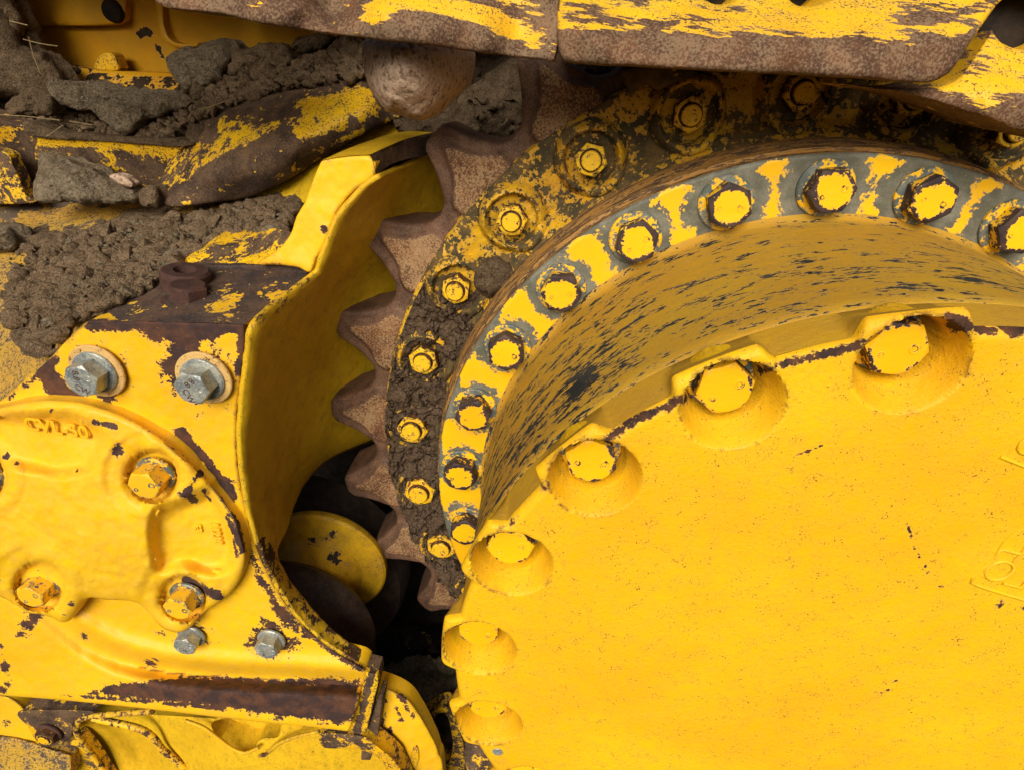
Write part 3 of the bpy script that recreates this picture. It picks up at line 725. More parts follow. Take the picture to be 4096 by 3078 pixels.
# ================================================================== TRACK GUARD: housing, slab, fin, inner wall
gd = thing('sprocket_guard', W(520, 900, 1.12), 'yellow cast guard with a rusty slab top, tall fin and hollow wall beside the sprocket', 'guard')
YH = 1.12
house = [(-160, 1010), (0, 868), (60, 815), (100, 782), (150, 730), (190, 699), (190, 699), (205, 692), (360, 694), (528, 700), (528, 700), (527, 760), (516, 840), (510, 920), (513, 1000), (522, 1060), (535, 1120),
         (552, 1175), (578, 1235), (615, 1300), (660, 1355), (715, 1400), (765, 1430), (790, 1448), (790, 1448), (785, 1475), (760, 1560), (752, 1578), (752, 1578), (700, 1572), (500, 1551), (300, 1528), (100, 1508), (-160, 1490), (-160, 1490)]
hc = [(-150, 950, 1.135), (0, 900, 1.13), (200, 720, YH), (500, 720, YH), (500, 1000, YH), (540, 1240, YH), (600, 1330, YH), (700, 1420, YH), (230, 1000, YH), (300, 1370, YH), (560, 1390, YH), (-100, 1200, 1.13), (-150, 1500, 1.12), (300, 1530, 1.11), (760, 1570, 1.115)]
def house_b(P):
    x, y = P[:, 0], P[:, 1]
    yc = np.interp(x, [-160, 0, 60, 110, 140, 175, 215, 255, 300, 350, 400, 500, 600, 700, 790], [1180, 1240, 1285, 1325, 1352, 1380, 1403, 1420, 1433, 1443, 1450, 1458, 1463, 1468, 1474])
    slope = np.interp(x, [0, 100, 200, 300, 400, 700], [.75, .75, .82, .92, .98, 1.0]); q = (y-yc)*slope
    t = np.clip(q/40, 0, 1); t = t*t*(3-2*t)
    u = np.clip((q-45)/60, 0, 1)
    fade = np.clip((x-60)/120, 0, 1)
    return -(.024+.028*np.clip((x-120)/260, 0, 1))*t-.012*u+.012*np.clip((x-200)/150, 0, 1)*np.exp(-((q-2)/18)**2)-.022*fade*np.exp(-((q+30)/20)**2)
hw = [('l', [(195, 702), (360, 704), (525, 710)], 17, .85), ('b', 330, 735, 22, .25), ('l', [(300, 725), (420, 728), (470, 722)], 12, .45), ('l', [(120, 775), (60, 830), (20, 860)], 12, .5), ('b', 115, 835, 30, .55), ('l', [(95, 800), (130, 850), (170, 852)], 22, .4), ('b', 105, 800, 26, .3),
      ('b', 205, 800, 98, .52), ('b', 240, 850, 30, .35), ('b', 430, 808, 98, .56), ('b', 398, 740, 42, .55), ('b', 370, 790, 40, .35), ('b', 430, 850, 40, .2), ('l', [(524, 715), (520, 780), (518, 800)], 12, .6), ('l', [(515, 870), (511, 960), (514, 1010)], 6, .4),
      ('l', [(385, 935), (420, 965), (450, 1000), (480, 1040), (500, 1075)], 15, .85), ('b', 400, 930, 18, .4), ('b', 505, 1045, 26, .45), ('l', [(535, 1170), (560, 1240), (600, 1310), (660, 1365), (740, 1420), (780, 1440)], 15, .62), ('b', 580, 1375, 62, .66), ('b', 640, 1395, 26, .4), ('b', 415, 1368, 50, .6), ('b', 350, 1365, 18, .5),
      ('l', [(420, 1382), (560, 1395), (620, 1400)], 1.5, .4),
      ('b', 322, 1432, 24, .5), ('b', 350, 1430, 22, .25), ('l', [(520, 1188), (510, 1230)], 16, .6), ('b', 75, 1330, 34, .55), ('b', 50, 1360, 26, .5), ('b', 88, 1290, 30, .5), ('b', 10, 1440, 14, .4), ('b', 180, 1372, 14, .55), ('b', 212, 1385, 10, .5),
      ('p', [(190, 1497), (230, 1480), (330, 1470), (400, 1460), (500, 1462), (600, 1468), (690, 1462), (775, 1465), (765, 1548), (740, 1560), (640, 1548), (500, 1530), (380, 1516), (270, 1504)], 22, 1.0), ('l', [(660, 1478), (760, 1475)], 12, -.35), ('l', [(130, 1500), (300, 1514), (480, 1530)], 4.5, .55), ('l', [(480, 1540), (620, 1556), (740, 1568)], 4, .4), ('b', 0, 1490, 22, .7), ('l', [(0, 1395), (20, 1470)], 14, .5)]
hw = [tuple(list(q[:-1])+[q[-1]*(1.3 if q[-1] > 0 else 1)]) for q in hw]
relief('front_casting', house, hc, M_housing, gd, cell=7.0, er=6, back=.03, bump2=house_b, wear=hw, disp=(30, .0016, 2), sharp=55)
# slab on top, running back
sl_rows = [((186, 700, 1.118), (290, 640, 1.26), (384, 578, 1.42)), ((300, 694, 1.118), (385, 630, 1.26), (455, 575, 1.42)), ((420, 697, 1.118), (495, 635, 1.26), (560, 578, 1.42)), ((529, 701, 1.118), (600, 645, 1.25), (668, 590, 1.40))]
loft('top_slab', sl_rows, M_slab, gd, nu=24, sub=16, thick=0, disp=(20, .0012, 5), wear=[('c', .10), ('b', 480, 665, 45, -.55), ('b', 600, 620, 40, -.35), ('b', 285, 665, 25, -.45), ('b', 560, 600, 30, -.1)])
# little front lip of the slab and raised ledge along its rear
relief('slab_ledge', [(404, 577), (440, 574), (560, 573), (640, 575), (666, 588), (650, 597), (560, 586), (440, 584)], 1.40, M_slab, gd, cell=8, er=3, back=.02, wear=[('c', .3)])
# fin: front face
fin = [(798, 336), (798, 336), (812, 352), (812, 352), (810, 378), (790, 396), (765, 412), (740, 440), (722, 470), (712, 500), (700, 530), (682, 560), (670, 588), (640, 577), (590, 572), (555, 570), (600, 540), (628, 505), (640, 470), (662, 430), (676, 390), (690, 358), (700, 345), (745, 338)]
relief('fin_face', fin, [(800, 340, 1.40), (700, 345, 1.40), (650, 450, 1.39), (700, 500, 1.385), (600, 560, 1.37), (670, 580, 1.37), (760, 400, 1.40), (640, 530, 1.38)], M_housing, gd, cell=8, er=7, back=.03,
       wear=[('b', 700, 495, 11, .9), ('b', 690, 555, 8, .6), ('l', [(600, 555), (570, 565), (640, 575)], 14, .35), ('l', [(800, 340), (811, 375)], 8, .4)], disp=(25, .003, 7))
# fin: top surface and the dark worn edge
loft('fin_top', [((696, 346, 1.40), (760, 318, 1.55), (835, 292, 1.75)), ((745, 338, 1.40), (810, 308, 1.55), (880, 284, 1.75)), ((800, 334, 1.40), (870, 303, 1.60), (935, 286, 1.80))], M_wall, gd, nu=8, sub=8, thick=0)
loft('fin_edge', [((800, 334, 1.398), (868, 304, 1.60), (1010, 282, 1.95)), ((806, 352, 1.398), (872, 322, 1.60), (1012, 302, 1.95)), ((812, 376, 1.40), (875, 345, 1.60), (1015, 322, 1.95))], M_old, gd, nu=12, sub=8, wear=[('c', .75)])
# soil covered shoulder between slab and fin
loft('shoulder', [((300, 640, 1.30), (384, 578, 1.42), (410, 562, 1.47)), ((384, 576, 1.43), (430, 540, 1.5), (480, 505, 1.6)), ((470, 574, 1.42), (500, 540, 1.48), (560, 500, 1.56)), ((560, 573, 1.41), (588, 548, 1.44), (620, 500, 1.5)), ((640, 577, 1.40), (640, 560, 1.41), (650, 520, 1.43))], M_old, gd, nu=14, sub=10, disp=(12, .006, 4), wear=[('c', .35), ('l', [(390, 570), (460, 515), (580, 490)], 14, -.6), ('l', [(540, 575), (600, 545)], 20, -.5), ('b', 560, 530, 40, .1)])
# inner wall
wr = [((812, 376, 1.40), (890, 345, 1.68), (1040, 300, 2.0)), ((775, 404, 1.40), (860, 410, 1.66), (1010, 380, 2.0)), ((722, 470, 1.385), (830, 490, 1.66), (980, 500, 2.0)), ((685, 556, 1.375), (790, 580, 1.68), (930, 620, 2.0)), ((670, 588, 1.370), (760, 625, 1.66), (900, 690, 2.0)),
      ((600, 645, 1.245), (720, 700, 1.62), (880, 780, 2.0)), ((542, 696, 1.125), (700, 760, 1.60), (870, 860, 2.0)), ((527, 760, 1.115), (670, 840, 1.55), (850, 920, 1.98)), ((516, 840, 1.115), (660, 900, 1.52), (810, 945, 1.92)), ((510, 920, 1.115), (630, 950, 1.46), (745, 968, 1.82)),
      ((513, 1000, 1.115), (610, 1005, 1.40), (690, 1000, 1.70)), ((522, 1060, 1.115), (590, 1062, 1.33), (642, 1060, 1.55)), ((535, 1120, 1.115), (580, 1125, 1.24), (615, 1130, 1.38)), ((552, 1175, 1.115), (575, 1180, 1.17), (592, 1187, 1.24)),
      ((578, 1235, 1.115), (595, 1236, 1.15), (608, 1236, 1.19)), ((615, 1300, 1.115), (632, 1295, 1.145), (645, 1290, 1.175)), ((660, 1355, 1.115), (676, 1348, 1.14), (690, 1342, 1.165)), ((715, 1400, 1.115), (730, 1393, 1.14), (745, 1386, 1.16)), ((765, 1430, 1.115), (776, 1422, 1.135), (788, 1415, 1.155)), ((788, 1447, 1.115), (792, 1440, 1.13), (797, 1434, 1.145))]
loft('inner_wall', wr, M_wall, gd, nu=10, sub=9, thick=.012, disp=(8, .004, 8), wear=[('l', [(540, 705), (600, 650), (665, 595)], 14, .55), ('l', [(690, 500), (680, 560)], 6, .2), ('l', [(560, 1195), (640, 1310), (780, 1430)], 34, .56), ('l', [(535, 1080), (560, 1195)], 34, .40), ('b', 760, 1420, 30, .3), ('b', 620, 1035, 8, .6), ('l', [(700, 760), (690, 900), (620, 1000)], 3, .25)])
# end bar pieces at the casting's lower right corner
relief('lip_end', [(790, 1449), (815, 1455), (818, 1470), (795, 1570), (780, 1590), (757, 1585), (760, 1560), (785, 1475)], 1.10, M_old, gd, cell=7, er=3, back=.06, wear=[('c', .6), ('l', [(790, 1450), (758, 1575)], 5, -1.3), ('l', [(815, 1458), (785, 1580)], 5, -1.3)], sm=False)
# bolts on the guard
gb = hexmesh('grey_bolt', .040, .040, M_grey, wtop=0, wrim=0, wside=0); gw = washermesh('washer', .050, .025, .009, M_grey)
pad = washermesh('spacer_plate', .064, .03, .006, paint('spacer_paint', col=(.62, .42, .16), under=((.09, .04, .02), (.22, .09, .03)), base=.1, scale=50, amp=2.0, dust=.5, speck=.2), .1)
for (x, y, rot, s) in ((212, 800, 10, 1.0), (442, 815, 32, 1.0)):
    q = W(x, y, 1.11); b = putbolt(gb, gw, gd, (q[0], 1.104, q[2]), rad(rot), .009)
    pp = pad if pad.name not in USED else pad.copy()
    if pad.name in USED: COL.objects.link(pp)
    else: USED.add(pad.name)
    pp.parent = b; pp.location = (0, .014, 0)
    for s_, dx, dz, r_ in (('CW', .004, -.019, 0), ('8.8', -.010, .013, 70)):
        tq = text_part(s_, .020, (q[0]+dx, 1.104-.0496, q[2]+dz), rad(r_+rot), M_rustplain, b, ext=.0005, name='head_lettering', bev=0)
gb2 = hexmesh('small_bolt', .035, .034, M_grey, wtop=0, wrim=0, wside=0); gw2 = washermesh('washer', .041, .02, .008, M_grey)
for (x, y, rot) in ((418, 1366, 14), (590, 1374, 38)):
    q = W(x, y, 1.12); b = putbolt(gb2, gw2, gd, (q[0], 1.112, q[2]), rad(rot), .008)
    text_part('CW', .015, (q[0], 1.104-.0348, q[2]-.012), rad(rot), M_rustplain, b, ext=.0004, name='head_lettering', bev=0)
# vertical bolt and ring standing on the slab (axis upwards)
def zring(name, prof, c, mat, root, n=48, hexR=None):
    V = []; 
    for i in range(n):
        t = 2*math.pi*i/n
        for r, z in prof:
            if hexR and r == 'h': rr = hexR*math.cos(math.pi/6)/math.cos(((t+math.pi/6+.5) % (math.pi/3))-math.pi/6)
            else: rr = r
            V.append((c[0]+rr*math.cos(t), c[1]+rr*math.sin(t), c[2]+z))
    m = len(prof); fs = [(i*m+j, ((i+1) % n)*m+j, ((i+1) % n)*m+j+1, i*m+j+1) for i in range(n) for j in range(m-1)]
    return mk(name, np.array(V), fs, mat, root, sharp=30)
q = W(410, 655, 1.24)
sb = zring('slab_bolt', [('h', .006), ('h', .042), (.035, .047), (.001, .047)], q, M_rustplain, gd, hexR=.044)
zring('washer', [(.066, -.006), (.066, .001), (.058, .004), (.058, .008), (.030, .009)], q, M_rustplain, sb)
q2 = W(403, 612, 1.31)
zring('slab_collar', [(.056, -.01), (.056, .028), (.050, .035), (.026, .035), (.024, .028), (.024, .006), (.001, .006)], q2, M_rustplain, gd)

# ================================================================== END CAP
cap = thing('end_cap', W(230, 1080, 1.0), 'round yellow cast cap with raised bolt bosses, hollows and faint cast lettering', 'end cap')
caps = [(-160, 900), (-60, 890), (0, 880), (60, 866), (130, 863), (200, 873), (280, 903), (360, 953), (430, 1018), (485, 1083), (518, 1140), (531, 1190), (528, 1225), (512, 1262), (485, 1292), (455, 1312), (432, 1328), (414, 1352), (390, 1364), (364, 1361), (342, 1347), (322, 1322), (300, 1303), (275, 1296),
        (232, 1294), (195, 1290), (176, 1302), (168, 1318), (152, 1338), (132, 1343), (116, 1334), (90, 1326), (60, 1322), (25, 1300), (-20, 1285), (-160, 1290), (-160, 1290)]
BH = [(330, 1027, 52), (87, 1265, 50), (398, 1290, 47), (-38, 1030, 50)]
def cap_b(P):
    Y = np.zeros(len(P)); x, y = P[:, 0], P[:, 1]
    d = poly_d(P, smoothpoly(caps, True, 12))
    # hollows cast between the bosses
    for poly, dep in (([(-60, 905), (60, 898), (150, 900), (205, 925), (222, 955), (205, 985), (190, 1012), (120, 1022), (40, 1005), (-60, 1000)], .030), ([(350, 1095), (420, 1075), (455, 1060), (492, 1120), (505, 1180), (490, 1225), (440, 1235), (400, 1222), (345, 1230), (332, 1180), (330, 1125)], .032)):
        pd = poly_d(P, smoothpoly(poly, True, 12)); t = np.clip(np.where(inside(P, poly), pd, -pd)/38+.45, 0, 1); Y += dep*1.35*t*t*(3-2*t)
    for bx, by, br in BH:
        r = np.hypot(x-bx, y-by)
        r2 = np.hypot((x-(bx+2)), (y-(by+4)))
        Y -= .007*np.clip(1-np.abs(r2-br*1.42)/(br*.42), 0, 1)**.7*np.where(r > br*.8, 1, 0)
        t = np.clip((br*1.12-r)/(br*.14), 0, 1); Y += .046*t
        Y += .030*np.clip((br*1.75-np.hypot(x-bx+22, y-by+2))/(br*1.2), 0, 1)*np.where(x < bx-4, 1, .0)*np.clip((bx-4-x)/20, 0, 1)*(r > br*1.05)
    return Y
capw = [('c', .03), ('b', 420, 1080, 14, .8), ('l', [(505, 1110), (520, 1150), (524, 1190)], 6, .7), ('b', 60, 1300, 22, .5), ('b', 140, 1330, 12, .4), ('b', 254, 968, 20, .8), ('l', [(205, 910), (250, 920)], 11, .8), ('b', 110, 888, 8, .7), ('l', [(405, 1060), (430, 1025)], 9, .75), ('b', 400, 1068, 18, .6), ('l', [(440, 1060), (455, 1080)], 8, .6), ('b', 15, 985, 13, .7), ('b', 36, 1000, 8, .6), ('l', [(490, 1115), (505, 1160), (510, 1200)], 7, .7),
        ('l', [(400, 1252), (425, 1262), (460, 1282), (475, 1285)], 13, .85), ('b', 155, 1302, 15, .7), ('b', 85, 1232, 9, .5), ('b', 390, 1352, 9, .6), ('l', [(280, 903), (360, 953), (430, 1018), (485, 1083), (530, 1190)], 7, .35), ('b', 0, 1245, 20, .4), ('b', 60, 1262, 30, .2)]
capw = [tuple(list(q[:-1])+[q[-1]*1.3]) for q in capw]
relief('cap_casting', caps, [(a_, b_, c_+.042) for a_, b_, c_ in [(-160, 1080, 1.02), (0, 900, 1.035), (130, 885, 1.035), (280, 925, 1.03), (420, 1040, 1.03), (515, 1160, 1.03), (510, 1240, 1.03), (400, 1355, 1.02), (300, 1280, 1.01), (190, 1280, 1.01), (230, 1080, .995), (100, 1150, .99), (200, 1200, .99), (100, 1050, 1.0), (330, 1100, 1.0), (60, 1320, 1.01), (-100, 1280, 1.02), (300, 1200, .995), (390, 1180, 1.01), (80, 950, 1.015)]],
       M_cap, cap, cell=5.5, er=16, back=.001, wear=capw, disp=(22, .003, 9), sharp=70, bump2=cap_b, edgek=1.2)
kb = hexmesh('cap_bolt', .041, .044, paint('cap_bolt_paint', under=((.06, .07, .075), (.14, .15, .16)), base=.10, scale=40, amp=1.6, dust=.35, bump=.3, edge=.25, urough=.4), wtop=-.15, wrim=.15, wside=.25); kw = washermesh('washer', .048, .025, .009, M_washer, .1)
for (x, y, br), rot in zip(BH, (20, 5, 34, 12)):
    q = W(x+3, y, 1.087); putbolt(kb, kw, cap, (q[0], 1.098, q[2]), rad(rot), .009)
tr = Matrix.Rotation(rad(-6), 3, 'Y') @ Matrix.Rotation(math.pi/2, 3, 'X')
text_part('CVL-50', .050, W(122, 925, 1.094), 0, M_mark, cap, ext=.0006, rotm=Matrix.Rotation(rad(-2), 3, 'Y') @ Matrix.Rotation(math.pi/2, 3, 'X'), bev=.0015)
text_part('11210', .030, W(468, 1150, 1.107), 0, M_mark, cap, ext=.004, rotm=Matrix.Rotation(rad(84), 3, 'Y') @ Matrix.Rotation(math.pi/2, 3, 'X'), bev=.0015)
text_part('F3', .028, W(428, 1138, 1.103), 0, M_mark, cap, ext=.004, rotm=Matrix.Rotation(rad(84), 3, 'Y') @ Matrix.Rotation(math.pi/2, 3, 'X'), bev=.0015)

# ================================================================== ROLLERS IN THE GAP
c1 = W(690, 1235, 1.55)
yr = thing('flanged_roller', c1, 'yellow flanged track roller half hidden behind the guard wall', 'roller')
lathe('roller_shell', [(.02, 1.46), (.115, 1.46), (.122, 1.48), (.135, 1.52), (.16, 1.56), (.20, 1.575), (.232, 1.58), (.240, 1.59), (.241, 1.61), (.235, 1.62), (.05, 1.64), (.05, 1.75)], (c1[0], c1[2]), arc(0, 360, 121), M_rolly, yr, wear=[('b', 718, 1150, 14, .8), ('l', [(670, 1160), (710, 1190), (735, 1208)], 7, .8), ('l', [(640, 1175), (700, 1190), (745, 1230)], 8, .4)])
c2 = W(612, 1392, 1.32)
br_ = thing('dark_roller', c2, 'dark brown steel roller with a raised rib, in front of the yellow flanged roller', 'roller')
lathe('roller_shell', [(.02, 1.22), (.19, 1.22), (.225, 1.235), (.238, 1.25), (.238, 1.262), (.226, 1.27), (.222, 1.29), (.248, 1.33), (.285, 1.36), (.298, 1.385), (.300, 1.41), (.28, 1.44), (.20, 1.45)], (c2[0], c2[2]), arc(0, 360, 121), M_roller, br_)
c3 = W(660, 1215, 1.9)
bd = thing('back_drum', c3, 'dark brown drum arching behind the yellow flanged roller', 'roller')
lathe('drum_shell', [(.05, 1.78), (.42, 1.78), (.46, 1.80), (.47, 1.84), (.47, 1.95)], (c3[0], c3[2]), arc(0, 360, 121), M_roller, bd)

# ================================================================== LEFT BACKGROUND: track frame, beams, soil
def stone(name, label, cat, outline, Y, back, mat, disp=(14, .02, 1), cell=7, group=None, jag=4, mode='blob'):
    o = relief(name, outline, Y, mat, None, cell=cell, er=4, back=back, disp=disp, jag=jag, mode=mode, sharp=70)
    return tagit(o, label, cat, group)
fp = thing('bulldozer_chassis', W(400, 60, 2.35), 'shaded yellow machine side with a round dark plug, running behind the clods and the gap', 'chassis')
relief('panel_sheet', [(-300, -150), (760, -150), (760, 190), (-300, 190)], [(-300, -100, 2.35), (760, -100, 2.35), (760, 190, 2.42), (-300, 190, 2.35), (520, -60, 2.33), (520, 120, 2.36), (450, 80, 2.37)], M_back, fp, cell=16, er=3, back=.05, sm=False,
       wear=[('b', 310, 65, 14, .9), ('b', 325, 80, 12, .5), ('l', [(290, 68), (322, 72), (330, 66)], 7, .8), ('l', [(340, 95), (362, 130)], 10, .8), ('b', 275, 115, 9, .8), ('b', 302, 124, 8, .6), ('l', [(140, 70), (172, 73)], 5, .7), ('b', 155, 47, 7, .6), ('l', [(470, 50), (485, 62)], 6, .7), ('b', 415, 45, 6, .6), ('b', 190, 88, 12, .6), ('b', 455, 93, 8, .6), ('l', [(-100, -50), (20, 40), (60, 120), (130, 130), (200, 140)], 50, .45)])
relief('raised_plate', [(-300, -150), (276, -150), (276, -150), (272, 20), (266, 45), (250, 53), (100, 55), (-300, 40), (-300, 40)], 2.325, M_back, fp, cell=16, er=6, back=.03, wear=[('b', 268, 40, 16, .6), ('c', -.05), ('b', 20, 20, 80, .4)])
relief('stiffener', [(335, -60), (352, -60), (352, 20), (356, 60), (368, 85), (392, 95), (430, 92), (430, 92), (428, 100), (390, 104), (360, 92), (345, 70), (338, 20)], 2.33, M_back, fp, cell=8, er=4, back=.05)
q = W(243, 24, 2.32); pr = lathe('round_plug', [(.0, 2.30), (.018, 2.302), (.034, 2.312), (.038, 2.33)], (q[0], q[2]), arc(0, 360, 49), M_dark, fp)
relief('lower_flange', [(60, 130), (200, 150), (370, 158), (520, 165), (700, 170), (700, 230), (520, 230), (60, 215)], [(60, 130, 2.30), (370, 155, 2.28), (700, 170, 2.25), (60, 215, 2.2), (400, 215, 2.15), (700, 230, 2.15)], M_back, fp, cell=9, er=3, back=.04, wear=[('c', .75), ('l', [(205, 153), (370, 158)], 4, -1.3)])
relief('weld_lug', [(205, 152), (212, 125), (225, 114), (244, 116), (252, 132), (256, 152)], 2.28, M_old, fp, cell=8, er=6, back=.05)
bw = fp
relief('dark_backdrop', [(-400, -300), (2500, -300), (2500, 1900), (-400, 1900)], 2.62, M_dark, bw, cell=90, er=3, back=.1, sm=False)  # near-black sheet added behind everything to keep the gaps dark
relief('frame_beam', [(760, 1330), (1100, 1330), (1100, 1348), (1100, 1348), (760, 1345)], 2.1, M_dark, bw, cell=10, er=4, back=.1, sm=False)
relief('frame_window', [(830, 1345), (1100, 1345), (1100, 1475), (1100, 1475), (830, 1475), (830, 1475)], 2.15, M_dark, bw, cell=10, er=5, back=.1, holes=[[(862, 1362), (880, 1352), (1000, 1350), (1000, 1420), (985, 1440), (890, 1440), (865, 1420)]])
mb = hexmesh('frame_bolt', .05, .05, M_roller, wtop=0)
for (x, y) in ((905, 1375), (900, 1405), (955, 1378)): q = W(x, y, 2.3); put(mb, bw, tuple(q), rad(x))
relief('bracket', [(880, 1385), (925, 1378), (930, 1420), (945, 1425), (945, 1440), (885, 1436)], 2.34, M_old, bw, cell=8, er=3, back=.04, wear=[('c', .5)])
# beam whose dusty top runs under the soil
M_soily = paint('soiled_paint', col=(.52, .32, .03), under=((.085, .062, .045), (.15, .11, .075)), scale=16, amp=1.9, base=.12, dust=.8, dustcol=(.34, .22, .09), speck=.26, bump=.6)
bm = thing('cross_beam', W(60, 700, 1.4), 'dusty yellow beam sloping away under loose soil at the left edge', 'beam')
beamc = [(-160, 960, 1.16), (0, 880, 1.14), (100, 800, 1.14), (190, 706, 1.135), (290, 645, 1.28), (384, 585, 1.45), (-160, 700, 1.45), (0, 640, 1.52), (150, 560, 1.62), (0, 520, 1.75), (300, 500, 1.75), (480, 510, 1.68), (600, 480, 1.72), (-160, 450, 1.9), (100, 445, 1.95), (350, 450, 1.92), (620, 420, 1.92), (700, 380, 2.0)]
relief('beam_top', [(-160, 960), (0, 880), (100, 800), (192, 705), (290, 650), (384, 585), (480, 560), (600, 560), (700, 480), (720, 360), (500, 430), (300, 440), (100, 425), (-160, 430), (-160, 430)], beamc, M_soily, bm, cell=9, er=3, back=.10, disp=(12, .008, 3),
       wear=[('c', .25), ('b', 50, 830, 70, -.5), ('b', 10, 800, 60, -.4), ('b', 30, 600, 50, -.35), ('b', 120, 640, 40, -.15), ('p', [(40, 470), (180, 440), (205, 455), (120, 500), (60, 498)], 16, -.9), ('l', [(0, 460), (230, 430)], 20, .3), ('b', 80, 740, 30, .4), ('b', 130, 610, 60, .35)])
heapf = rbf([(a, b, c-.012) for a, b, c in beamc])
def heap(name, label, outline, f, lift, mat, seed, cell=6, amp=.022):
    def bf(P): 
        d = poly_d(P, smoothpoly(outline, True, 14)); return -lift*np.clip(d/50, 0, 1)**.7
    o = relief(name, outline, 0.0, mat, None, cell=cell, er=2, back=.02, jag=9, disp=(18, amp, seed), bump2=lambda P: f(P)+bf(P), sharp=80, mode='none')
    return tagit(o, label, 'soil', kind='stuff')
heap('loose_soil', 'loose brown soil heaped between the slab bolt and the rusty rock deflector', [(20, 640), (60, 560), (40, 500), (130, 500), (230, 480), (300, 440), (420, 470), (520, 430), (620, 410), (650, 430), (625, 490), (590, 500), (560, 510), (500, 520), (420, 560), (380, 580), (300, 640), (240, 670), (200, 690), (140, 700), (95, 730), (120, 760), (70, 770), (40, 720), (60, 680)], heapf, .05, M_soil, 4)
bkc = [(-160, 120, 2.2), (-160, 280, 2.05), (100, 230, 2.12), (100, 290, 2.0), (380, 310, 1.98), (300, 200, 2.16), (420, 260, 2.02), (560, 150, 2.2), (600, 210, 2.05), (800, 170, 2.0), (760, 70, 2.25), (1000, 80, 2.25), (1150, 110, 2.2), (1150, 330, 2.0), (860, 255, 2.0), (950, 290, 1.98)]
bkf = rbf(bkc)
heap('packed_soil', 'dark soil packed on the frame ledge behind the flat slab of rock and granite boulder', [(-160, 100), (60, 130), (150, 190), (300, 200), (420, 200), (500, 160), (640, 120), (700, 82), (800, 60), (1170, 60), (1180, 330), (960, 330), (850, 280), (800, 250), (600, 260), (440, 330), (380, 315), (220, 306), (80, 297), (40, 275), (-160, 262)], bkf, .02, M_soild, 9, cell=8, amp=.035)
# ledge lip, rail, side post
rl = thing('frame_rail', W(230, 340, 1.95), 'horizontal rail with flaking yellow paint along its top, above the wedge shaped stone', 'rail')
relief('rail_face', [(76, 293), (76, 293), (230, 303), (395, 315), (395, 315), (380, 360), (370, 450), (370, 450), (70, 450), (70, 450)], [(76, 295, 1.93), (390, 315, 1.93), (76, 320, 1.94), (385, 340, 1.94), (76, 440, 2.0), (370, 440, 2.0)], M_old, rl, cell=8, er=3, back=.05, wear=[('c', .45), ('l', [(80, 302), (150, 303), (220, 306), (300, 314), (385, 324)], 13, -1.3), ('l', [(300, 322), (385, 330)], 14, -.6), ('b', 100, 300, 20, -.3), ('b', 175, 345, 5, -.9), ('l', [(240, 335), (245, 352), (225, 360)], 6, -.8)])
relief('rail_lip', [(60, 262), (140, 285), (240, 293), (398, 302), (398, 318), (230, 306), (76, 296), (50, 272)], 1.915, M_soild, rl, cell=8, er=5, back=.08, disp=(20, .006, 2))
pt = thing('side_post', W(30, 350, 1.9), 'dark post with flecks of yellow paint at the left edge, beside the rail', 'post')
relief('post_face', [(-160, 250), (40, 268), (70, 285), (82, 305), (80, 360), (78, 440), (78, 440), (-160, 440), (-160, 440)], [(0, 260, 1.9), (75, 300, 1.93), (80, 430, 1.95), (-100, 430, 1.85), (40, 340, 1.95)], M_old, pt, cell=8, er=5, back=.05, wear=[('c', .62), ('b', 10, 290, 18, -.7), ('l', [(0, 280), (60, 275)], 6, -.6), ('l', [(70, 290), (68, 320)], 4, -.7), ('b', 15, 370, 26, -.4), ('b', 60, 410, 22, -.8), ('b', 0, 400, 26, -.6)])
relief('post_strut', [(-160, 300), (0, 325), (30, 360), (55, 420), (60, 440), (-160, 440), (-160, 440)], 1.86, M_old, pt, cell=8, er=6, back=.04, wear=[('c', .3)])
# deflector and the plate it lies on
df = thing('rock_deflector', W(600, 320, 1.85), 'long ridged rusty casting with big yellow paint flakes, pointing up to the granite boulder', 'deflector')
relief('deflector_body', [(338, 412), (345, 388), (365, 350), (393, 302), (415, 272), (470, 243), (520, 227), (600, 202), (700, 182), (790, 166), (806, 200), (832, 238), (864, 250), (864, 256), (830, 268), (760, 305), (690, 345), (620, 387), (540, 425), (430, 442), (372, 446), (348, 432)],
       [(345, 410, 1.86), (395, 305, 1.98), (470, 245, 2.0), (600, 205, 2.02), (790, 170, 2.0), (360, 425, 1.80), (450, 372, 1.80), (560, 308, 1.82), (700, 238, 1.86), (800, 215, 1.88), (430, 325, 1.90), (560, 255, 1.92), (700, 205, 1.95), (440, 425, 1.80), (560, 385, 1.80), (690, 320, 1.83), (840, 255, 1.92), (540, 425, 1.87), (690, 345, 1.90), (620, 340, 1.79)],
       M_old, df, cell=7, er=9, back=.09, disp=(12, .006, 5), wear=[('c', .62), ('p', [(640, 220), (720, 200), (790, 190), (830, 235), (780, 260), (700, 290), (640, 300), (620, 270), (660, 250)], 20, -.9), ('b', 680, 255, 22, .5), ('b', 760, 262, 16, .7), ('b', 640, 300, 18, .3), ('p', [(420, 270), (480, 250), (560, 262), (520, 300), (450, 340), (390, 390), (350, 420), (375, 340)], 30, -.36), ('l', [(350, 428), (450, 376), (560, 312), (640, 268)], 9, .5), ('b', 440, 285, 34, .4), ('p', [(560, 270), (620, 255), (560, 300), (470, 345), (440, 350)], 12, -.5), ('b', 560, 390, 60, .2), ('b', 680, 340, 12, -.5), ('l', [(720, 310), (780, 285)], 8, -.6)])
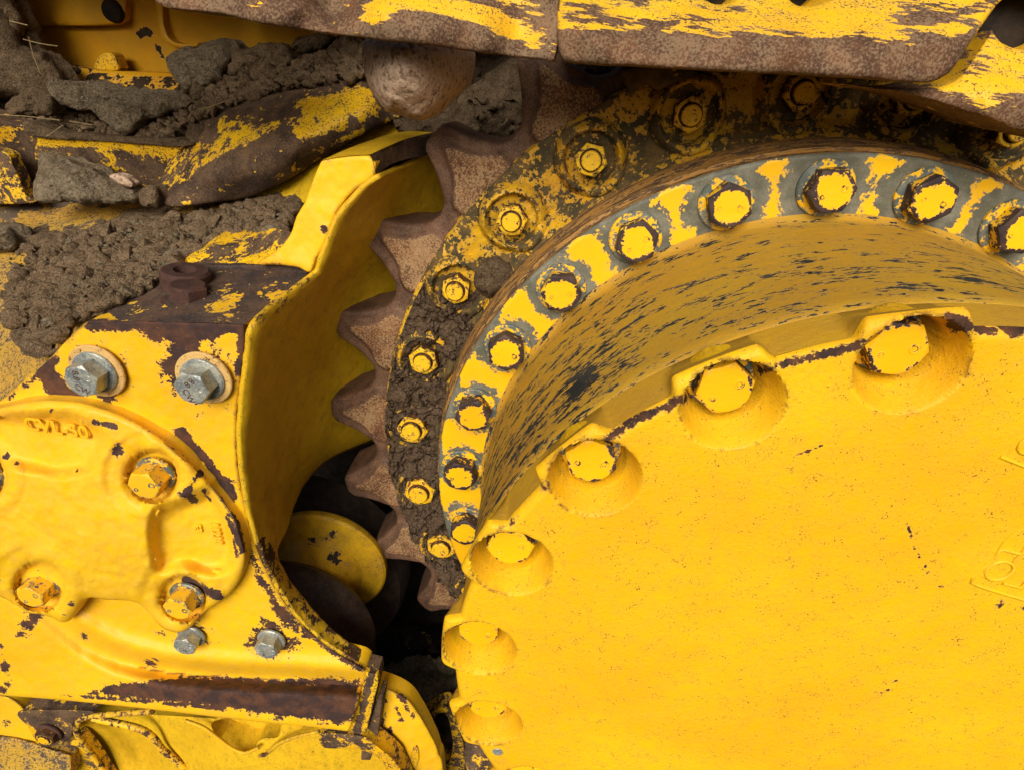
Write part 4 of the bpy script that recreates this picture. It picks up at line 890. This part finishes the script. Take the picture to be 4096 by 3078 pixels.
relief('deflector_plate', [(350, 470), (420, 450), (520, 428), (620, 390), (700, 340), (770, 295), (846, 262), (866, 266), (866, 266), (850, 300), (760, 330), (700, 360), (660, 440), (560, 470), (480, 480), (400, 481)], [(350, 470, 1.9), (600, 400, 1.93), (850, 265, 2.0), (500, 475, 1.86), (700, 370, 1.9), (850, 300, 1.95)], M_wall, df, cell=8, er=4, back=.04, wear=[('b', 605, 410, 8, .8), ('l', [(480, 446), (510, 442)], 5, .7), ('l', [(650, 380), (700, 350)], 6, .3), ('b', 760, 305, 8, .5), ('c', .05)])
# stones and clods, each its own
stone('rock_slab', 'flat slab of grey rock lying slanted above the yellow flaked rail', 'rock', [(100, 182), (125, 177), (200, 179), (300, 190), (380, 200), (412, 215), (420, 233), (398, 240), (372, 236), (350, 250), (322, 252), (305, 265), (290, 286), (262, 292), (238, 272), (205, 245), (190, 238), (160, 235), (128, 224), (108, 203)], [(100, 182, 1.93), (400, 215, 1.98), (260, 290, 1.88), (250, 190, 1.98)], .05, M_stone, disp=(16, .022, 2))
stone('wedge_stone', 'wedge shaped grey stone leaning under the rail, tapering down to the right', 'rock', [(75, 428), (74, 400), (84, 342), (95, 331), (118, 336), (160, 352), (215, 368), (255, 392), (296, 415), (304, 430), (280, 438), (200, 442), (110, 438)], [(80, 430, 1.74), (90, 335, 1.86), (300, 430, 1.76), (180, 380, 1.80)], .06, M_stone, disp=(14, .022, 5))
stone('small_pebble', 'small pinkish pebble just above the tip of the wedge stone', 'pebble', [(236, 382), (250, 375), (270, 380), (288, 395), (284, 405), (266, 402), (250, 394)], 1.80, .025, M_granite, disp=(20, .006, 5), jag=1, cell=4)
stone('brown_lump', 'knobbly brown lump of earth at the lower tip of the rock deflector', 'clod', [(300, 418), (312, 405), (330, 402), (345, 412), (352, 430), (345, 448), (318, 448), (303, 438)], 1.76, .04, M_soil, disp=(24, .014, 6), cell=5)
stone('pointed_clod', 'pointed grey clod in front of the shaded yellow panel', 'clod', [(356, 125), (400, 107), (440, 95), (482, 82), (512, 92), (527, 112), (512, 132), (488, 150), (482, 172), (452, 186), (425, 190), (402, 198), (384, 178)], [(360, 125, 2.05), (520, 100, 2.15), (400, 195, 2.0), (480, 170, 2.05)], .06, M_stone, disp=(14, .03, 3))
stone('round_clod', 'rounded brown clod right of the pointed grey clod', 'clod', [(484, 140), (500, 112), (545, 100), (592, 97), (628, 112), (640, 138), (618, 168), (560, 175), (500, 170)], 2.10, .07, M_soil, disp=(13, .035, 7))
stone('dark_clod', 'dark clod under the rusty shoe edge, left of the granite boulder', 'clod', [(630, 90), (660, 75), (700, 70), (720, 80), (700, 110), (660, 118), (635, 110)], 2.12, .06, M_soild, disp=(16, .02, 7))
stone('grassy_clod', 'big dark clod with bits of dry grass in the top left corner', 'clod', [(-160, 20), (-40, 10), (10, 15), (40, 60), (62, 100), (110, 130), (140, 165), (132, 195), (80, 220), (20, 215), (-160, 200)], [(-160, 100, 1.95), (120, 160, 2.05), (0, 20, 2.1), (0, 210, 1.95)], .09, M_soild, disp=(9, .05, 9), cell=9)
stone('top_clod', 'lumpy shadowed clod above the grassy one in the very corner', 'clod', [(-120, -60), (10, -60), (30, 0), (52, 40), (55, 90), (20, 80), (-120, 60)], 2.12, .07, M_soil, disp=(10, .04, 12), cell=9)
stone('flat_clod', 'flattened brown clod between the grassy clod and the little ball of earth', 'clod', [(12, 230), (40, 205), (70, 190), (110, 192), (140, 205), (128, 235), (80, 250), (30, 250)], 1.97, .05, M_soild, disp=(12, .03, 15))
stone('earth_ball', 'little round ball of earth left of the flat slab of rock', 'clod', [(72, 228), (85, 212), (105, 206), (120, 216), (124, 235), (110, 250), (85, 252), (73, 243)], 1.90, .04, M_soild, disp=(14, .010, 16), jag=2, cell=5)
stone('edge_clod', 'grey clod cut by the left edge above the dusty beam', 'clod', [(-80, 485), (0, 490), (25, 500), (42, 520), (34, 540), (0, 548), (-80, 550)], 1.66, .05, M_stone, disp=(14, .03, 18))
stone('granite_boulder', 'large rounded pink speckled granite boulder jammed under the track shoe', 'boulder', [(786, 150), (781, 110), (790, 80), (820, 55), (900, 50), (980, 60), (1015, 95), (1022, 140), (1010, 185), (980, 215), (955, 240), (930, 258), (905, 262), (870, 252), (838, 240), (812, 215), (795, 185)], [(790, 120, 1.34), (880, 70, 1.33), (900, 250, 1.34), (1000, 120, 1.44), (960, 180, 1.36), (850, 150, 1.29)], .11, M_granite, disp=(6, .012, 2), jag=2)
stone('dark_earth_block', 'dark crumbly block of earth between the granite boulder and the sprocket teeth', 'clod', [(968, 262), (985, 225), (1005, 195), (1030, 175), (1070, 150), (1110, 135), (1160, 125), (1180, 180), (1180, 270), (1150, 330), (1060, 320), (1000, 300), (950, 290)], [(970, 260, 1.92), (1160, 130, 2.0), (1150, 300, 1.95), (1050, 220, 1.88)], .08, M_soild, disp=(12, .05, 21))
stone('dry_mud_lump', 'dark round lump of mud stuck on the flange edge below a nut', 'clod', [(1022, 602), (1035, 575), (1060, 562), (1095, 570), (1115, 590), (1110, 615), (1085, 630), (1055, 640), (1030, 628)], 1.50, .05, M_soild, disp=(15, .02, 24))
stone('gap_shade_plug', 'dark plug added for the shade in the tooth root under the middle track shoe', 'clod', [(1205, 120), (1350, 130), (1352, 152), (1335, 168), (1290, 168), (1245, 158), (1215, 142)], 1.66, .05, M_soild, disp=(15, .02, 26))  # dark plug added to stand for the black gap at the tooth root
stone('slot_shade_block', 'added dark block behind the tooth root, standing for shade below the middle shoe', 'clod', [(1150, 60), (1420, 60), (1420, 190), (1300, 215), (1180, 200)], 1.86, .05, M_soild, disp=(15, .02, 29))  # larger dark block added behind, its colour standing for shade in the slot
stone('tooth_clod', 'thin dark earth clod on the yellow guard edge below the granite boulder', 'clod', [(850, 262), (900, 262), (960, 262), (1010, 290), (1000, 300), (900, 292), (860, 285)], 1.90, .04, M_soild, disp=(18, .03, 28))
# crumbs lying on the soil
ico = []
for kk in range(5):
    b = bmesh.new(); bmesh.ops.create_icosphere(b, subdivisions=2 if kk < 2 else 1, radius=1.0)
    for v in b.verts: v.co *= 1+.42*noise.noise(v.co*1.3+Vector((kk*5, 2, 1)))+.2*noise.noise(v.co*3.1+Vector((kk, 9, 1)))
    ico.append(([tuple(v.co) for v in b.verts], [[v.index for v in f.verts] for f in b.faces])); b.free()
def crumbs(name, label, regions, f, mat, n, smin, smax, seed, lift=.0):
    rnd = random.Random(seed); V = []; Fc = []
    for poly, share in regions:
        A = np.array(poly); x0, y0 = A.min(0); x1, y1 = A.max(0); c = 0
        while c < int(n*share):
            x, y = rnd.uniform(x0, x1), rnd.uniform(y0, y1)
            if not inside(np.array([[x, y]]), poly)[0]: continue
            c += 1; Y = float(f(np.array([[x, y]]))[0])-lift-rnd.uniform(0, .02); p = W(x, y, Y)
            s = smin*(smax/smin)**(rnd.random()**2.6); vs, fs_ = ico[rnd.randrange(5)]
            R = Matrix.Rotation(rnd.uniform(0, 6), 3, (rnd.random(), rnd.random(), rnd.random()+.01)); sx = (rnd.uniform(.7, 1.4), rnd.uniform(.6, 1.1), rnd.uniform(.6, 1.0))
            b0 = len(V)
            for v in vs: q = R @ Vector((v[0]*sx[0], v[1]*sx[1], v[2]*sx[2])); V.append((p[0]+q.x*s, p[1]+q.y*s, p[2]+q.z*s))
            Fc += [[b0+i for i in f_] for f_ in fs_]
    return tagit(mk(name, V, Fc, mat, None, sharp=50), label, 'soil', kind='stuff')
crumbs('soil_crumbs', 'coarse crumbs of brown earth scattered over the loose soil and beam', [([(120, 520), (260, 480), (420, 470), (600, 430), (640, 450), (600, 510), (480, 520), (400, 560), (300, 630), (180, 680), (90, 700), (70, 600)], .85), ([(20, 560), (60, 520), (180, 640), (150, 700), (60, 770), (20, 700)], .15)], heapf, M_soil, 2600, .0028, .032, 3, .045)
crumbs('ledge_crumbs', 'fine dark crumbs and pebbles on the ledge between the rock slab and boulder', [([(420, 240), (480, 170), (640, 140), (740, 80), (790, 90), (790, 160), (600, 195), (430, 250), (350, 300), (220, 290), (330, 262)], .8), ([(130, 240), (200, 250), (260, 292), (120, 280), (40, 262)], .1), ([(380, 200), (480, 170), (430, 260)], .1)], bkf, M_soil, 1100, .005, .024, 5, .05)
crumbs('gravel', 'pale grey gravel bits mixed into the loose brown soil', [([(120, 520), (260, 480), (420, 470), (600, 430), (640, 450), (600, 510), (480, 520), (400, 560), (300, 630), (180, 680), (90, 700), (70, 600)], 1.0)], heapf, M_stone, 420, .004, .017, 13, .062)
# dry grass straws
SL = ['long pale straw lying level left of the little ball of earth', 'short straw running from the earth ball towards the rock slab', 'pale straw slanting across the soil under the right end of the rock slab', 'thin straw hanging steeply down the big grassy clod', 'thin straw lying flat across the top of the big grassy clod', 'short straw leaning up below the tip of the flat rock slab', 'straw stub on the shadowed clod in the very corner']
for i, (pts) in enumerate([[(0, 248), (60, 252), (130, 260)], [(150, 262), (200, 270)], [(430, 238), (470, 225), (505, 212)], [(62, 80), (72, 120), (88, 160)], [(50, 85), (90, 95), (125, 100)], [(100, 295), (120, 282), (135, 270)], [(20, 45), (60, 55)]]):
    o = tube('straw', [W(x, y, 1.86 if y > 200 and x < 300 else 1.93) for x, y in smoothpoly(pts, False, 12)], .0014, M_straw, None, 5)
    tagit(o, SL[i], 'straw', 'dry straws on the soil')

# ================================================================== BELOW THE GUARD AND RIGHT OF IT
lg = thing('lower_casting', W(450, 1620, 1.2), 'yellow ribbed lower casting with chipped edges under the guard lip', 'casting')
relief('lower_web', [(130, 1540), (300, 1540), (800, 1570), (880, 1640), (960, 1900), (100, 1900)], [(160, 1560, 1.24), (200, 1600, 1.26), (300, 1620, 1.27), (350, 1600, 1.20), (400, 1640, 1.17), (440, 1600, 1.15), (470, 1660, 1.12), (500, 1620, 1.13), (560, 1640, 1.13), (700, 1650, 1.14), (850, 1660, 1.17), (600, 1570, 1.16), (300, 1900, 1.2), (800, 1900, 1.15), (250, 1660, 1.25)], M_wall, lg, cell=8, er=4, back=.08, wear=[('b', 210, 1660, 30, .8), ('b', 300, 1640, 14, .3), ('b', 585, 1618, 9, .6)], sm=False,
       holes=[[(459, 1560), (464, 1582), (478, 1598), (500, 1613), (526, 1622), (548, 1618), (558, 1600), (575, 1592), (600, 1590), (606, 1570), (600, 1555), (500, 1550)]])
for pts, r in (([(330, 1535), (200, 1545), (170, 1556), (164, 1572), (172, 1592), (190, 1618), (212, 1645), (240, 1680)], .011), ([(200, 1550), (250, 1560), (300, 1572), (330, 1590), (352, 1618), (385, 1645), (425, 1680)], .012)):
    tube('rib', [W(x, y, 1.165) for x, y in smoothpoly(pts, False, 12)], r, M_housing, lg, 10, wear=[('c', .52)])
tube('crest', [W(x, y, 1.125) for x, y in smoothpoly([(400, 1555), (440, 1570), (470, 1592), (500, 1614), (530, 1625), (560, 1612)], False, 12)], .006, M_housing, lg, 10)
tube('crest', [W(x, y, 1.125) for x, y in smoothpoly([(560, 1632), (572, 1630), (600, 1606), (640, 1590), (690, 1578)], False, 12)], .006, M_housing, lg, 10, wear=[('b', 572, 1630, 10, .8)])
relief('pocket_floor', [(430, 1540), (640, 1540), (640, 1640), (430, 1640)], 1.22, M_wall, lg, cell=12, er=2, back=.02, sm=False)
q = W(512, 1590, 1.2); pb = hexmesh('pocket_bolt', .030, .025, M_housing, wtop=0, wrim=.1, wside=0); put(pb, lg, tuple(q), 0)
relief('corner_rim', [(695, 1583), (780, 1588), (812, 1608), (848, 1638), (870, 1670), (905, 1760), (870, 1760), (839, 1668), (820, 1640), (798, 1624), (750, 1616), (697, 1612)], 1.09, M_old, lg, cell=7, er=5, back=.06, wear=[('c', .15), ('p', [(690, 1575), (790, 1580), (810, 1615), (690, 1620)], 15, .25), ('b', 835, 1645, 22, -.6)])
lbp = thing('corner_plate', W(850, 1570, 1.22), 'curved yellow plate speckled with rust spots at the foot of the dark gap', 'plate')
relief('plate_sheet', [(770, 1500), (789, 1477), (815, 1479), (856, 1495), (886, 1515), (909, 1548), (925, 1575), (941, 1606), (947, 1625), (958, 1670), (965, 1900), (780, 1900)], [(800, 1490, 1.18), (940, 1600, 1.19), (850, 1560, 1.17), (900, 1640, 1.17), (800, 1640, 1.18), (960, 1700, 1.2), (800, 1900, 1.2)], M_housing, lbp, cell=7, er=6, back=.015, disp=(20, .003, 8),
       wear=[('c', .14), ('l', [(860, 1500), (872, 1512)], 9, .8), ('l', [(856, 1525), (862, 1545), (868, 1555)], 6, .8), ('b', 878, 1530, 10, .8), ('b', 893, 1545, 9, .8), ('b', 833, 1512, 7, .8), ('l', [(835, 1540), (825, 1560), (822, 1580)], 7, .7), ('l', [(841, 1572), (845, 1590)], 8, .8), ('l', [(841, 1600), (850, 1625)], 6, .7), ('b', 800, 1520, 16, .4), ('b', 800, 1570, 20, .6), ('b', 815, 1600, 15, .6), ('b', 890, 1640, 6, .6)])
relief('slot_liner', [(888, 1625), (894, 1612), (902, 1614), (905, 1632), (902, 1652), (894, 1660), (887, 1648)], 1.165, M_old, lbp, cell=5, er=4, back=.02)
relief('stop_block', [(795, 1570), (818, 1500), (828, 1500), (815, 1600), (800, 1640), (780, 1640), (782, 1600)], 1.12, M_old, lbp, cell=7, er=5, back=.05, wear=[('c', .6)], sm=False)
# bottom left corner: bolt plate and dusty foot
fl = thing('corner_bracket', W(100, 1580, 1.15), 'rusty bracket with one round flanged bolt, bottom left under the guard lip', 'bracket')
relief('bracket_plate', [(45, 1535), (200, 1535), (160, 1560), (155, 1590), (130, 1606), (95, 1612), (80, 1604), (62, 1570)], 1.16, M_old, fl, cell=7, er=4, back=.05, wear=[('c', .55), ('l', [(50, 1545), (80, 1600)], 4, -.9)])
q = W(106, 1583, 1.15); rb = washermesh('washer', .046, .03, .008, M_rustplain); rn_ = hexmesh('flanged_bolt', .038, .020, M_nut, stud=.02, studh=.006)
bb = put(rn_, fl, (q[0], 1.147, q[2]), 0); USED.add(rb.name); rb.parent = bb; rb.location = (0, .008, 0)
relief('bracket_foot', [(-160, 1500), (0, 1500), (60, 1540), (85, 1605), (60, 1600), (0, 1590), (-160, 1585)], 1.17, M_housing, fl, cell=8, er=5, back=.05, wear=[('c', .1), ('b', 15, 1560, 14, .6)])
relief('dusty_foot', [(-160, 1580), (0, 1588), (60, 1598), (100, 1612), (145, 1625), (155, 1640), (120, 1700), (-160, 1760)], [(0, 1590, 1.16), (140, 1630, 1.15), (0, 1700, 1.1)], M_soily, fl, cell=7, er=8, back=.08, wear=[('c', .22)], disp=(20, .004, 4))
relief('link_scrap', [(155, 1600), (175, 1605), (215, 1660), (240, 1720), (120, 1720), (130, 1640)], 1.19, M_old, fl, cell=7, er=5, back=.05, wear=[('c', .2)])
# dark gap: rock, lower track link, greasy roller by the hub
stone('grey_rubble', 'shadowed grey rubble at the foot of the dark gap beside the hub', 'rock', [(815, 1465), (860, 1455), (900, 1450), (935, 1448), (960, 1455), (1010, 1450), (1010, 1540), (980, 1560), (930, 1560), (900, 1545), (870, 1500), (830, 1480)], [(830, 1470, 1.62), (960, 1460, 1.58), (930, 1550, 1.5), (1000, 1540, 1.5)], .07, M_stone, disp=(12, .05, 31))
ll = thing('lower_track_link', W(960, 1600, 1.45), 'lower track link with a pointed dark opening and one nut, beside the hub', 'track link')
relief('link_body', [(905, 1560), (930, 1540), (955, 1525), (975, 1530), (985, 1560), (1000, 1600), (1005, 1650), (1010, 1760), (930, 1760), (925, 1620)], 1.40, M_old, ll, cell=6, er=5, back=.06, holes=[[(920, 1570), (938, 1548), (955, 1538), (968, 1550), (975, 1580), (978, 1610), (970, 1645), (958, 1640), (940, 1600)]], wear=[('c', .3)])
q = W(943, 1592, 1.44); nb = hexmesh('link_nut', .045, .03, M_old, stud=.022, studh=.008); put(nb, ll, tuple(q), 0.3)
relief('link_plate', [(915, 1560), (980, 1560), (985, 1660), (930, 1700), (915, 1620)], 1.46, M_dark, ll, cell=8, er=3, back=.03)
gr = thing('seal_guard', W(1030, 1600, 1.2), 'small brown greasy guard lug tucked under the hub edge near the plug', 'guard')
relief('lug_body', [(985, 1505), (1010, 1535), (1035, 1530), (1062, 1545), (1062, 1580), (1055, 1610), (1070, 1640), (1110, 1670), (1110, 1720), (1040, 1720), (1005, 1650), (1003, 1600), (985, 1560)], [(1000, 1530, 1.32), (1050, 1560, 1.30), (1050, 1640, 1.25), (1010, 1600, 1.28), (1090, 1680, 1.25)], M_old, gr, cell=6, er=8, back=.06, wear=[('c', .42)], disp=(25, .006, 3))
